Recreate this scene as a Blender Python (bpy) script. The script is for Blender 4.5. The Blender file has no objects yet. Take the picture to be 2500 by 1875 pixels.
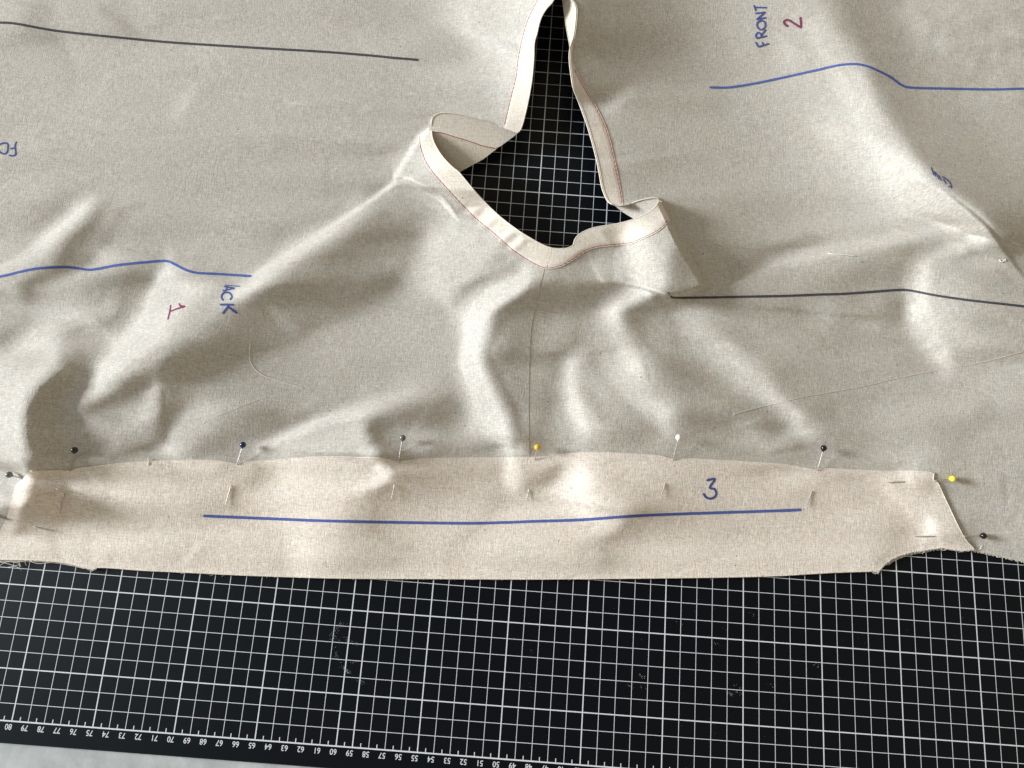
import bpy, math, random
import numpy as np
random.seed(7); rng = np.random.default_rng(7)
scene = bpy.context.scene
COL = scene.collection
S = 0.01                                   # everything is worked out in centimetres, built in metres

# ------------------------------------------------------------------ camera
F_PX = 1739.95
R = np.array([[0.99717546, 0.07397104, 0.01301454],
              [0.07501779, -0.97246865, -0.22062879],
              [-0.00366391, 0.22098194, -0.97527102]])
CAM = np.array([-0.74045725, 12.742472, 47.68282226])
cd = bpy.data.cameras.new("camera"); cam = bpy.data.objects.new("camera", cd); COL.objects.link(cam)
cd.sensor_width = 36.0; cd.lens = F_PX / 2500 * 36.0; cd.clip_start = 0.01; cd.clip_end = 60
from mathutils import Matrix, Vector
M = Matrix.Identity(4)
for i in range(3):
    M[i][0] = R[0][i]; M[i][1] = -R[1][i]; M[i][2] = -R[2][i]; M[i][3] = CAM[i] * S
cam.matrix_world = M
scene.camera = cam

# ------------------------------------------------------------------ light: one soft window to the left, pale room
LAMP_W = 1150.0
WORLD = (0.410, 0.345, 0.250)
w = bpy.data.worlds.new("World"); scene.world = w; w.use_nodes = True
_nt = w.node_tree; _tc = _nt.nodes.new('ShaderNodeTexCoord'); _sx = _nt.nodes.new('ShaderNodeSeparateXYZ'); _rp = _nt.nodes.new('ShaderNodeValToRGB')
_nt.links.new(_tc.outputs['Generated'], _sx.inputs[0]); _nt.links.new(_sx.outputs['Z'], _rp.inputs[0]); _nt.links.new(_rp.outputs[0], _nt.nodes["Background"].inputs[0])
_e = _rp.color_ramp.elements; _e[0].position = .80; _e[0].color = (*WORLD, 1); _e[1].position = .97; _e[1].color = (WORLD[0] * .3, WORLD[1] * .3, WORLD[2] * .35, 1)
w.node_tree.nodes["Background"].inputs[1].default_value = 1.0
ld = bpy.data.lights.new("window_light", 'AREA'); ld.shape = 'RECTANGLE'; ld.size = 1.8; ld.size_y = 1.8
ld.energy = LAMP_W; ld.color = (0.93, 0.96, 0.985)
lo = bpy.data.objects.new("window_light", ld); COL.objects.link(lo)
EL = math.radians(19); AZ = math.radians(176)
tgt = Vector((0.0, 0.18, 0.0)); dist = 8.0
lo.location = tgt + Vector((math.cos(AZ) * math.cos(EL), math.sin(AZ) * math.cos(EL), math.sin(EL))) * dist
lo.rotation_euler = (lo.location - tgt).to_track_quat('Z', 'Y').to_euler()
l2 = bpy.data.lights.new("mat_sheen_light", 'AREA'); l2.shape = 'RECTANGLE'; l2.size = 1.6; l2.size_y = 1.6; l2.energy = 14.0; l2.color = (0.52, 0.77, 1.0)  # added dim fill lamp, gives the left of the mat its bluish sheen
lo2 = bpy.data.objects.new("mat_sheen_light", l2); COL.objects.link(lo2)
lo2.location = (-2.35, 0.05, 2.6); lo2.rotation_euler = (lo2.location - tgt).to_track_quat('Z', 'Y').to_euler()
scene.view_settings.view_transform = 'Standard'; scene.view_settings.look = 'None'
scene.view_settings.exposure = 0; scene.view_settings.gamma = 1

# ------------------------------------------------------------------ helpers
def ray(u, v):
    a = (np.asarray(u, float) - 1250) / F_PX; b = (np.asarray(v, float) - 937.5) / F_PX
    return a[..., None] * R[0] + b[..., None] * R[1] + R[2]
def at(u, v, z):
    d = ray(u, v); t = (np.asarray(z, float) - CAM[2]) / d[..., 2]
    return CAM + d * t[..., None]
def tagit(o, label=None, cat=None, group=None, kind=None):
    for k, x in (('label', label), ('category', cat), ('group', group), ('kind', kind)):
        if x: o[k] = x
    return o
def mesh_obj(name, verts, faces, m, parent=None, smooth=True, uv=None):
    me = bpy.data.meshes.new(name)
    verts = np.asarray(verts, float) * S
    me.from_pydata(verts.tolist() if len(verts) < 3000 else verts, [], faces if isinstance(faces, list) else faces.tolist())
    me.update()
    if smooth:
        me.polygons.foreach_set('use_smooth', [True] * len(me.polygons))
    me.materials.append(m)
    o = bpy.data.objects.new(name, me); COL.objects.link(o)
    if parent: o.parent = parent
    return o
def empty(name, **k):
    o = bpy.data.objects.new(name, None); COL.objects.link(o); o.empty_display_size = 0.02
    return tagit(o, **k)
def cr(pts, step=4.0, closed=False):
    """Catmull-Rom resample of an outline given in picture units"""
    P = np.asarray(pts, float)
    if len(P) == 2:
        n = max(2, int(np.linalg.norm(P[1] - P[0]) / step)); t = np.linspace(0, 1, n + 1)[:, None]
        return P[0] * (1 - t) + P[1] * t
    Q = np.vstack([P[-1:], P, P[:2]]) if closed else np.vstack([2 * P[0] - P[1], P, 2 * P[-1] - P[-2]])
    out = []
    for i in range(1, len(Q) - 2):
        a, b, c, d = Q[i - 1], Q[i], Q[i + 1], Q[i + 2]
        n = max(1, int(np.linalg.norm(c - b) / step))
        for t in np.arange(n) / n:
            out.append(.5 * ((2 * b) + (c - a) * t + (2 * a - 5 * b + 4 * c - d) * t * t + (3 * b - a - 3 * c + d) * t ** 3))
    if not closed: out.append(P[-1])
    return np.array(out)

# ------------------------------------------------------------------ materials
def mat_new(name):
    m = bpy.data.materials.new(name); m.use_nodes = True
    nt = m.node_tree; b = nt.nodes['Principled BSDF']
    return m, nt, b
def node(nt, t, **k):
    n = nt.nodes.new(t)
    for a, x in k.items(): setattr(n, a, x)
    return n
def coords(nt, scale, rot=0.0, stretch=(1, 1, 1)):
    tc = node(nt, 'ShaderNodeTexCoord'); mp = node(nt, 'ShaderNodeMapping')
    mp.inputs['Scale'].default_value = [scale * q for q in stretch]; mp.inputs['Rotation'].default_value = (0, 0, rot)
    nt.links.new(tc.outputs['Object'], mp.inputs['Vector']); return mp.outputs['Vector']
def noise(nt, vec, scale=1.0, detail=2.0, rough=.5):
    n = node(nt, 'ShaderNodeTexNoise'); n.inputs['Scale'].default_value = scale
    n.inputs['Detail'].default_value = detail; n.inputs['Roughness'].default_value = rough
    nt.links.new(vec, n.inputs['Vector']); return n.outputs['Fac']
def ramp(nt, fac, a, b, c0, c1):
    r = node(nt, 'ShaderNodeValToRGB'); e = r.color_ramp.elements
    e[0].position = a; e[1].position = b; e[0].color = (*c0, 1); e[1].color = (*c1, 1)
    nt.links.new(fac, r.inputs[0]); return r.outputs[0]
def mixc(nt, typ, fac, a, b):
    n = node(nt, 'ShaderNodeMix'); n.data_type = 'RGBA'; n.blend_type = typ
    for s, x in ((0, fac), (6, a), (7, b)):
        if hasattr(x, 'is_linked') or isinstance(x, bpy.types.NodeSocket): nt.links.new(x, n.inputs[s])
        else: n.inputs[s].default_value = x if s == 0 else (*x, 1)
    return n.outputs[2]
def cloth_mat(name, base, tint, rot=0.0, seed=0.0, weave=1.0):
    m, nt, b = mat_new(name)
    b.inputs['Roughness'].default_value = .92; b.inputs['Specular IOR Level'].default_value = .12
    tc = node(nt, 'ShaderNodeTexCoord'); ad = node(nt, 'ShaderNodeVectorMath'); ad.operation = 'ADD'
    ad.inputs[1].default_value = (seed, seed * .7, 0); nt.links.new(tc.outputs['Object'], ad.inputs[0])
    def mp(scale, st=(1, 1, 1)):
        q = node(nt, 'ShaderNodeMapping'); q.inputs['Scale'].default_value = [scale * s for s in st]
        q.inputs['Rotation'].default_value = (0, 0, rot); nt.links.new(ad.outputs[0], q.inputs['Vector']); return q.outputs[0]
    warp = noise(nt, mp(100, (2.2, 15, 2.2)), 1, 2, .6)          # threads across
    weft = noise(nt, mp(100, (15, 2.2, 2.2)), 1, 2, .6)          # threads along
    grain = noise(nt, mp(100, (14, 14, 14)), 1, 2, .6)
    blot = noise(nt, mp(100, (.55, .55, .55)), 1, 3, .55)
    slub = noise(nt, mp(100, (9, 1.5, 3)), 1, 1, .5)
    slub2 = noise(nt, mp(100, (1.5, 9, 3)), 1, 1, .5)
    c = mixc(nt, 'MIX', ramp(nt, blot, .35, .65, (0, 0, 0), (1, 1, 1)), base, tint)
    for s, lo_, hi in ((warp, .80, 1.16), (weft, .82, 1.14), (grain, .78, 1.16)):
        c = mixc(nt, 'MULTIPLY', weave, c, ramp(nt, s, .25, .75, (lo_,) * 3, (hi,) * 3))
    c = mixc(nt, 'MIX', ramp(nt, slub, .70, .80, (0, 0, 0), (.35, .35, .35)), c, (.90, .86, .78))
    c = mixc(nt, 'MIX', ramp(nt, slub2, .70, .80, (0, 0, 0), (.3, .3, .3)), c, (.90, .86, .78))
    vo = node(nt, 'ShaderNodeTexVoronoi'); vo.inputs['Scale'].default_value = .62; nt.links.new(mp(100), vo.inputs['Vector'])
    sp = ramp(nt, vo.outputs['Distance'], .028, .045, (.75, .75, .75), (0, 0, 0))
    c = mixc(nt, 'MIX', sp, c, (.22, .17, .12))
    nt.links.new(c, b.inputs['Base Color'])
    s1 = node(nt, 'ShaderNodeMath', operation='ADD'); nt.links.new(warp, s1.inputs[0]); nt.links.new(weft, s1.inputs[1])
    s2 = node(nt, 'ShaderNodeMath', operation='ADD'); nt.links.new(s1.outputs[0], s2.inputs[0]); nt.links.new(grain, s2.inputs[1])
    bp = node(nt, 'ShaderNodeBump'); bp.inputs['Strength'].default_value = .8 * weave; bp.inputs['Distance'].default_value = .00022
    nt.links.new(s2.outputs[0], bp.inputs['Height']); nt.links.new(bp.outputs[0], b.inputs['Normal'])
    return m
M_BACK = cloth_mat('calico_back', (.595, .568, .520), (.585, .568, .528), .04, 0.0)
M_FRONT = cloth_mat('calico_front', (.595, .566, .510), (.585, .566, .522), -.05, 1.3)
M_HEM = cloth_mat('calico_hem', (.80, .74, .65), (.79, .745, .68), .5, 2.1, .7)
M_BAND = cloth_mat('calico_band', (.86, .78, .695), (.85, .79, .715), .02, 3.4)
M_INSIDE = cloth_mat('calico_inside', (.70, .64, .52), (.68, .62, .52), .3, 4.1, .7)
def ink_mat(name, c):
    m, nt, b = mat_new(name); b.inputs['Roughness'].default_value = .9; b.inputs['Specular IOR Level'].default_value = .1
    g = noise(nt, coords(nt, 100), 24, 2, .6)
    nt.links.new(ramp(nt, g, .35, .8, c, tuple(min(1, x * 1.3 + .13) for x in c)), b.inputs['Base Color']); return m
M_BLUE = ink_mat('blue_ink', (.028, .055, .24)); M_BLUE2 = ink_mat('blue_pen_line', (.050, .092, .33))
M_BLACK = ink_mat('black_ink', (.032, .032, .044)); M_PLUM = ink_mat('plum_ink', (.16, .012, .07))
def simple(name, c, rough=.5, spec=.5, metal=0.0, coat=0.0):
    m, nt, b = mat_new(name)
    g = noise(nt, coords(nt, 100), 9, 2, .5)
    nt.links.new(ramp(nt, g, .3, .7, tuple(x * .94 for x in c), tuple(min(1, x * 1.05) for x in c)), b.inputs['Base Color'])
    b.inputs['Roughness'].default_value = rough; b.inputs['Specular IOR Level'].default_value = spec
    b.inputs['Metallic'].default_value = metal; b.inputs['Coat Weight'].default_value = coat
    return m
M_STEEL = simple('pin_steel', (.56, .54, .50), .5, .5, .85)
M_RED = simple('red_thread', (.36, .035, .045), .8, .2)
M_WHITE_THREAD = simple('white_thread', (.88, .86, .80), .8, .2)
M_FIBRE = simple('cotton_fibre', (.80, .76, .68), .9, .1)
M_CHALK = simple('chalk', (.62, .64, .66), .9, .1)
M_PRINT = simple('printed_white', (.70, .74, .78), .6, .3)

def mat_mat():
    m, nt, b = mat_new('cutting_mat_pvc')
    g = noise(nt, coords(nt, 100), 30, 2, .6); big = noise(nt, coords(nt, 100), .12, 3, .6)
    c = ramp(nt, big, .3, .7, (.0014, .0030, .0056), (.0024, .0042, .0070))
    c = mixc(nt, 'MIX', ramp(nt, g, .62, .8, (0, 0, 0), (.25, .25, .25)), c, (.012, .015, .02))
    nt.links.new(c, b.inputs['Base Color'])
    b.inputs['Roughness'].default_value = .38; b.inputs['Specular IOR Level'].default_value = .20
    bp = node(nt, 'ShaderNodeBump'); bp.inputs['Strength'].default_value = .3; bp.inputs['Distance'].default_value = .00005
    nt.links.new(g, bp.inputs['Height']); nt.links.new(bp.outputs[0], b.inputs['Normal'])
    return m
M_MAT = mat_mat()
def marble():
    m, nt, b = mat_new('pale_stone')
    n1 = noise(nt, coords(nt, 100), .55, 5, .6); n2 = noise(nt, coords(nt, 100), 2.6, 4, .6)
    c = ramp(nt, n1, .35, .68, (.42, .45, .47), (.56, .59, .61))
    c = mixc(nt, 'MULTIPLY', 1.0, c, ramp(nt, n2, .3, .75, (.93, .93, .91), (1.05, 1.05, 1.04)))
    nt.links.new(c, b.inputs['Base Color']); b.inputs['Roughness'].default_value = .35; b.inputs['Specular IOR Level'].default_value = .4
    return m
M_STONE = marble()

# ------------------------------------------------------------------ outlines (picture units)
HOLE_L = [(1362, -42), (1352, 0), (1334, 22), (1320, 47), (1311, 83), (1305, 105), (1303.5, 145), (1298, 202), (1287, 260), (1276, 304), (1269, 320)]
T_EDGE = [(1269, 321), (1262, 325), (1229, 313), (1179, 295), (1124, 280), (1088, 275.5), (1066.5, 279), (1056, 289), (1052.8, 307)]
L_EDGE = [(1052.8, 307), (1056, 336), (1065, 358), (1081, 383), (1106, 409), (1121, 421)]
IN_BOTTOM = [(1121, 421), (1150, 405), (1179, 389), (1200, 373), (1222, 356), (1245, 338), (1264, 325)]
B_EDGE = [(1121, 421), (1150, 456), (1179, 488), (1215, 524), (1250, 552), (1276, 570), (1316, 593), (1341, 604), (1359, 607), (1384, 606), (1399, 599),
          (1403, 586), (1413, 573), (1435, 561), (1454, 555), (1478, 551), (1508, 546), (1548, 535)]
R_EDGE2 = [(1548, 535), (1581, 521), (1602, 503), (1610, 488)]
R_TOP = [(1610, 488), (1606, 484), (1588, 483.6), (1559, 490), (1537, 498.5), (1516, 503), (1498, 500)]
R_INB = [(1498, 500), (1519, 517), (1548, 535)]
R_EDGE = [(1498, 500), (1486, 494), (1478, 481), (1469, 456), (1463, 423), (1454, 380), (1436, 315), (1414, 253), (1400, 217), (1395, 190),
          (1390, 148), (1391.6, 118), (1401, 84), (1406, 42), (1406, 20), (1399, 4), (1385, -8), (1375, -30), (1362, -42)]
R_LOOP = [(1362, -42), (1370, -15), (1373, 0), (1379, 42), (1385, 80), (1390, 106), (1391.6, 118)]
hole = np.vstack([cr(HOLE_L, 6), cr(T_EDGE, 5), cr(L_EDGE, 5), cr(B_EDGE, 6), cr(R_EDGE2, 5), cr(R_TOP, 5), cr(R_EDGE, 6)])
inner_l = np.vstack([cr(T_EDGE, 5), cr(L_EDGE, 5), cr(IN_BOTTOM, 6)])
inner_l_big = np.vstack([cr(T_EDGE, 5)[1:-8], [(1050, 300), (1046, 330), (1050, 370), (1080, 410), (1112, 426)], cr(IN_BOTTOM, 6)])
BAND_TOP = [(73, 1150), (136, 1148), (171, 1149), (190, 1143), (253, 1136), (316, 1129), (411, 1125), (494, 1123), (538, 1125), (579, 1132), (601, 1127),
            (660, 1124), (742, 1117), (821, 1115), (885, 1117), (935, 1119), (973, 1125), (1043, 1120), (1138, 1118), (1233, 1117), (1291, 1116), (1327, 1115),
            (1387, 1107), (1459, 1104), (1531, 1107), (1608, 1112), (1643, 1120), (1696, 1120), (1806, 1126), (1900, 1132), (1938, 1137), (1993, 1147),
            (2020, 1143), (2131, 1149), (2241, 1150), (2279, 1154)]
BAND_RIGHT = [(2281, 1155), (2279, 1172), (2290, 1179), (2312, 1226), (2351, 1306), (2380, 1342)]
BAND_NOTCH_R = [(2380, 1342), (2351, 1345), (2318, 1341), (2296, 1338), (2268, 1342), (2219, 1350), (2186, 1361), (2164, 1375), (2150, 1389), (2143, 1397), (2131, 1395)]
BAND_BOTTOM = [(2130, 1394), (2020, 1398), (1900, 1405), (1800, 1408), (1586, 1411), (1300, 1413.5), (1075, 1412.5), (821, 1411), (600, 1404), (475, 1398), (348, 1392), (269, 1386), (240, 1385)]
BAND_NOTCH_L = [(240, 1385), (226, 1391), (206, 1387), (177, 1379), (142, 1373), (108, 1370), (63, 1368), (0, 1367), (-30, 1369)]
BAND_LEFT = [(-30, 1369), (-15, 1335), (0, 1295), (16, 1265), (25, 1227), (38, 1186), (54, 1169), (73, 1150)]
band_poly = np.vstack([cr(BAND_TOP, 8), cr(BAND_RIGHT, 8), cr(BAND_NOTCH_R, 5), cr(BAND_BOTTOM, 8), cr(BAND_NOTCH_L, 5), cr(BAND_LEFT, 6)])
G_LOW = [(2750, 1425), (2600, 1392), (2500, 1373), (2470, 1366), (2430, 1357), (2400, 1350), (2375, 1345), (2330, 1343.5), (2296, 1341), (2268, 1345), (2222, 1354),
         (2190, 1365), (2168, 1378), (2150, 1386), (2100, 1300), (1300, 1250), (300, 1270), (215, 1378), (206, 1389), (177, 1382), (142, 1376), (108, 1373), (63, 1372), (0, 1373), (-250, 1380)]
SEAM = [(1343, 604), (1335, 630), (1330, 655), (1318, 700), (1305, 760), (1297, 800), (1293, 870), (1291, 960), (1291, 1040), (1292, 1115), (1292, 1600)]
SEAM_UP = [(1362, -42), (1362, -700)]

# ------------------------------------------------------------------ the cloth's relief
U0, V0, ST = -500.0, -400.0, 4.0
NU, NV = 901, 476
uu = U0 + ST * np.arange(NU); vv = V0 + ST * np.arange(NV)
UU, VV = np.meshgrid(uu, vv)
def window(pts, pad):
    P = np.asarray(pts, float)
    a = max(0, int((P[:, 0].min() - pad - U0) / ST)); b = min(NU, int((P[:, 0].max() + pad - U0) / ST) + 2)
    c = max(0, int((P[:, 1].min() - pad - V0) / ST)); d = min(NV, int((P[:, 1].max() + pad - V0) / ST) + 2)
    return slice(c, max(c, d)), slice(a, max(a, b))
def polydist(X, Y, pts):
    """distance, side (positive to the right of travel as seen in the picture, i.e. y down) and fraction along"""
    P = np.asarray(pts, float); n = len(P) - 1
    best = np.full(X.shape, 1e18); side = np.ones(X.shape); tt = np.zeros(X.shape)
    L = np.r_[0, np.cumsum(np.linalg.norm(np.diff(P, axis=0), axis=1))]; tot = L[-1]
    for i in range(n):
        a = P[i]; e = P[i + 1] - a; q = e @ e
        if q == 0: continue
        t = np.clip(((X - a[0]) * e[0] + (Y - a[1]) * e[1]) / q, 0, 1)
        dx = X - a[0] - t * e[0]; dy = Y - a[1] - t * e[1]; d2 = dx * dx + dy * dy
        k = d2 < best - 1e-9
        best = np.where(k, d2, best); cx = e[0] * dy - e[1] * dx
        side = np.where(k, np.where(cx >= 0, 1, -1), side); tt = np.where(k, (L[i] + t * (L[i + 1] - L[i])) / tot, tt)
    return np.sqrt(best), side, tt
SH = np.zeros((NV, NU))                    # how much the folds turn towards (+) or away from (-) the window
def blob(x, y, rx, ry, amp, ang=0.0):
    m = 3 * max(rx, ry); s = window([(x, y)], m); X = UU[s] - x; Y = VV[s] - y
    c, n = math.cos(math.radians(ang)), math.sin(math.radians(ang))
    a = (X * c + Y * n) / rx; b = (-X * n + Y * c) / ry
    SH[s] += amp * np.exp(-.5 * (a * a + b * b))
def streak(pts, sig, amp, sig2=None):
    """soft streak; sig on the left of travel, sig2 on the right"""
    P = cr(pts, 14); s = window(P, 3.2 * max(sig, sig2 or 0)); d, sd, t = polydist(UU[s], VV[s], P)
    sg = np.where(sd > 0, sig2 or sig, sig)
    tp = np.clip(np.minimum(t, 1 - t) / .12, 0, 1); tp = .35 + .65 * tp * (2 - tp)
    SH[s] += amp * tp * np.exp(-.5 * (d / sg) ** 2)

#FOLDS#
# upper back panel
blob(330, 15, 55, 30, 18); blob(40, 15, 60, 25, 8); blob(600, 40, 180, 60, 6)
streak([(240, 15), (285, 45), (320, 72), (350, 92)], 11, -18); streak([(355, 90), (385, 68), (420, 45)], 10, -8)
streak([(55, 58), (90, 38), (125, 22)], 16, -12); blob(150, 25, 20, 20, 8)
blob(55, 165, 75, 75, -24, -35); blob(120, 120, 45, 35, -8); streak([(165, 85), (150, 150), (120, 205), (80, 250)], 14, 8)
blob(190, 250, 60, 20, 6); streak([(70, 272), (150, 274), (230, 285), (320, 300)], 7, -8, 4)
streak([(20, 290), (120, 300), (230, 305), (320, 318)], 13, 8)
streak([(300, 300), (380, 315), (460, 320), (560, 318)], 8, -11, 4); streak([(370, 340), (420, 330), (490, 324), (570, 318), (700, 325)], 3, 9, 9)
streak([(490, 195), (465, 235), (435, 270), (410, 300)], 13, 14); streak([(520, 200), (495, 250), (480, 285)], 18, -9)
streak([(430, 95), (520, 150), (535, 185)], 5, -4); streak([(600, 340), (800, 345), (960, 352)], 10, 4)
blob(700, 520, 240, 90, -6); blob(250, 440, 150, 60, -5); blob(900, 360, 60, 80, -8); blob(800, 80, 200, 60, 6); blob(830, 420, 160, 20, -4)
blob(640, 200, 120, 50, -3); blob(900, 230, 120, 40, -6)
# sharp little diagonal ridge at the left
streak([(238, 478), (205, 505), (160, 545), (110, 585), (50, 630), (-60, 690)], 18, 36, 9)
streak([(262, 487), (240, 530), (205, 570), (165, 615), (150, 650)], 14, -34, 22); streak([(305, 510), (270, 555), (250, 600)], 14, -20, 20)
blob(170, 610, 30, 25, -12); streak([(262, 478), (275, 500)], 10, -12); blob(200, 640, 20, 14, -12)
streak([(282, 614), (340, 622), (398, 632), (510, 640)], 10, -12, 4); blob(250, 625, 26, 14, 14); streak([(300, 630), (380, 640)], 8, 8)
streak([(420, 640), (470, 658), (560, 672)], 9, -10, 5)
# lower left crumples
blob(30, 605, 70, 30, 6); blob(30, 760, 55, 65, -26); blob(120, 735, 30, 35, 7); streak([(80, 690), (60, 740), (70, 800)], 14, -10)
streak([(155, 772), (205, 778), (250, 805), (275, 838)], 10, 20); streak([(160, 830), (140, 850), (90, 885)], 18, 10)
blob(300, 725, 55, 50, -17); streak([(362, 676), (345, 730), (318, 775), (290, 815)], 20, -14, 8); blob(225, 705, 20, 20, -14); streak([(225, 690), (240, 725)], 8, 10)
streak([(175, 800), (190, 840), (240, 870)], 22, -24); streak([(270, 850), (275, 870)], 14, -12)
streak([(450, 650), (400, 668), (380, 705), (350, 765), (305, 822), (255, 875), (215, 928), (185, 975), (160, 1018)], 10, 40, 24)
blob(430, 680, 40, 26, 14); blob(480, 720, 60, 25, 8, -30)
streak([(235, 900), (160, 935), (110, 965), (80, 1010), (68, 1080)], 12, -22, 26)
blob(125, 1030, 42, 70, -34); blob(150, 1110, 50, 30, -22); blob(205, 985, 24, 40, -14, 30)
blob(40, 900, 90, 50, 14); blob(10, 1060, 34, 80, 50); streak([(30, 980), (45, 1060), (62, 1105), (100, 1145)], 20, 30, 8)
blob(20, 1165, 26, 14, -10); blob(10, 1210, 30, 30, 16)
streak([(600, 700), (520, 780), (430, 860), (330, 930)], 24, 8)
# the deep diagonal hollow under the fold
streak([(1020, 585), (985, 640), (940, 700), (860, 748), (760, 790), (690, 818), (600, 842), (520, 875), (440, 912), (340, 932), (270, 960), (205, 1000)], 20, -34, 26)
blob(930, 570, 80, 60, -16, -30); blob(820, 640, 110, 38, -12, -30); blob(700, 750, 70, 24, -8, -25); blob(1000, 560, 24, 60, -12)
streak([(650, 703), (735, 704), (800, 712), (870, 733), (950, 752), (1020, 763), (1085, 767)], 4, -13, 3); streak([(700, 715), (800, 726), (900, 752)], 8, 6)
streak([(355, 958), (372, 946), (384, 938)], 9, 20); streak([(398, 948), (402, 1000), (406, 1050), (398, 1078)], 3, -24, 18); blob(372, 1010, 22, 45, 8)
streak([(416, 1074), (370, 1088), (325, 1103), (255, 1124)], 12, -22, 9); streak([(260, 1078), (330, 1040), (370, 1010)], 12, 6)
blob(400, 1100, 26, 14, 16); streak([(205, 1138), (235, 1112), (300, 1075)], 9, 14); blob(520, 1065, 60, 26, -10); blob(470, 1090, 30, 20, -6)
streak([(620, 1105), (660, 1082), (723, 1056), (800, 1026), (880, 1010)], 14, 22, 9); streak([(625, 1062), (690, 1035), (760, 1010)], 18, -12)
streak([(830, 1020), (900, 1000), (962, 975), (1040, 945)], 20, 12); blob(700, 900, 150, 50, -3); blob(850, 1085, 60, 18, -4); blob(560, 960, 70, 40, 3)
# hollows round the grey pin
blob(1090, 985, 42, 52, -26, 20); blob(1065, 1040, 26, 24, -12); streak([(905, 1040), (920, 1075), (950, 1098), (985, 1116)], 14, -38, 14)
streak([(985, 1116), (1060, 1108), (1150, 1106), (1230, 1092)], 12, -22); blob(1045, 1055, 24, 22, 22); blob(1000, 1095, 12, 12, 12); blob(860, 1050, 26, 26, 8)
blob(1140, 1060, 40, 20, 10); streak([(1210, 1108), (1240, 1095), (1262, 1085)], 9, 18); blob(1271, 1098, 8, 8, 34); blob(1262, 1111, 7, 5, -20); blob(1255, 1088, 7, 10, -16)
# S shaped ridge left of the seam
streak([(1292, 682), (1268, 700), (1215, 722), (1178, 752), (1150, 790), (1139, 830), (1142, 880), (1160, 935), (1188, 1000), (1222, 1052), (1245, 1070)], 22, 42, 13)
blob(1215, 1020, 20, 40, 10); blob(1150, 870, 14, 50, 10)
streak([(1300, 700), (1288, 738), (1245, 760), (1222, 790), (1202, 830), (1190, 868), (1210, 910), (1234, 960), (1258, 1005), (1270, 1055)], 8, -34, 16)
blob(1255, 850, 24, 60, -12); blob(1262, 960, 16, 50, -6)
streak([(1120, 712), (1160, 694), (1197, 677), (1240, 655), (1258, 636)], 9, -32, 14); streak([(1205, 640), (1235, 632)], 8, -14)
blob(1110, 610, 60, 52, 15); blob(1060, 650, 22, 50, 6); blob(1180, 600, 50, 30, 6); streak([(1275, 640), (1290, 668)], 12, 24)
streak([(1060, 495), (1095, 530), (1120, 560)], 12, 18); blob(1117, 514, 12, 8, -24); blob(1090, 470, 30, 20, 5)
for (x_, y_) in ((1160, 505), (1135, 478), (1190, 535), (1235, 570), (1262, 590)):
    streak([(x_ + 14, y_ - 12), (x_ - 22, y_ + 18)], 5, 26); streak([(x_ + 24, y_ + 0), (x_ - 8, y_ + 30)], 5, -24)
# bright shoulder above the loop
blob(1195, 90, 60, 95, 26); blob(1150, 30, 60, 40, 10); blob(1225, 235, 22, 50, 8); streak([(1080, 60), (1120, 130), (1160, 200)], 24, -9)
blob(1285, 60, 20, 60, 8); streak([(1175, 235), (1195, 228), (1215, 226)], 3, 8); blob(1245, 150, 20, 60, 16)
# front panel, below the neck
streak([(1468, 640), (1430, 720), (1395, 790), (1368, 850), (1345, 930), (1332, 1010), (1322, 1080)], 22, -20)
blob(1446, 745, 30, 45, -18, -25); blob(1385, 830, 34, 45, -16); blob(1350, 720, 24, 60, -6); streak([(1368, 660), (1365, 690)], 5, -8); streak([(1386, 650), (1392, 710)], 7, 8)
streak([(1388, 855), (1393, 920), (1408, 990), (1424, 1060)], 12, 28, 18)
streak([(1470, 720), (1505, 765), (1540, 850), (1590, 925), (1625, 965), (1660, 1010)], 20, 28, 24); blob(1560, 900, 34, 40, 8)
streak([(1440, 870), (1475, 930), (1515, 975), (1570, 1030), (1628, 1078)], 14, -22, 12)
streak([(1480, 690), (1520, 740), (1575, 810), (1625, 870), (1690, 915), (1760, 955), (1830, 1005), (1900, 1060), (1985, 1125)], 24, -30, 18)
blob(1600, 770, 70, 40, -16, 30); streak([(1610, 740), (1640, 800)], 16, -12)
streak([(1652, 765), (1706, 812), (1780, 872), (1830, 915), (1875, 955), (1920, 1000), (1970, 1050), (2005, 1085)], 20, 26, 22); blob(1880, 955, 26, 26, 10); blob(1700, 800, 24, 24, 6)
streak([(1742, 774), (1850, 850), (1930, 930)], 22, -13); streak([(1930, 1000), (1980, 1060)], 14, 6); blob(1500, 1080, 60, 20, 5)
# right of the front panel
streak([(1760, 742), (1850, 750), (1925, 758), (2010, 766), (2090, 772)], 5, 12); streak([(1935, 766), (1990, 778), (2062, 792), (2170, 800)], 5, -17, 14)
blob(2120, 690, 95, 50, -16); blob(2185, 745, 26, 24, -26); blob(2195, 650, 26, 36, -10); streak([(2216, 640), (2212, 700), (2218, 760), (2200, 790)], 5, 8)
streak([(2262, 640), (2252, 700), (2252, 760), (2275, 820), (2310, 885)], 16, 36, 30); blob(2330, 800, 60, 90, 6)
streak([(2333, 560), (2250, 570), (2170, 588), (2080, 602), (1990, 620), (1900, 648), (1830, 672)], 12, 22, 14); blob(2100, 580, 120, 20, 6)
streak([(1735, 695), (1790, 664), (1850, 632), (1920, 603), (2010, 585)], 14, -30, 10); blob(1800, 620, 90, 30, -10, -18); blob(1740, 560, 130, 30, -10)
streak([(2340, 566), (2362, 592), (2390, 640)], 10, -24, 14); streak([(2230, 600), (2200, 630)], 12, -8); blob(2420, 700, 80, 40, -6)
streak([(2450, 1010), (2380, 1045), (2330, 1075)], 16, -12, 30); streak([(2500, 960), (2400, 1020)], 20, 6); blob(2150, 950, 200, 80, -5); blob(2430, 1180, 80, 60, -5)
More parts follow.
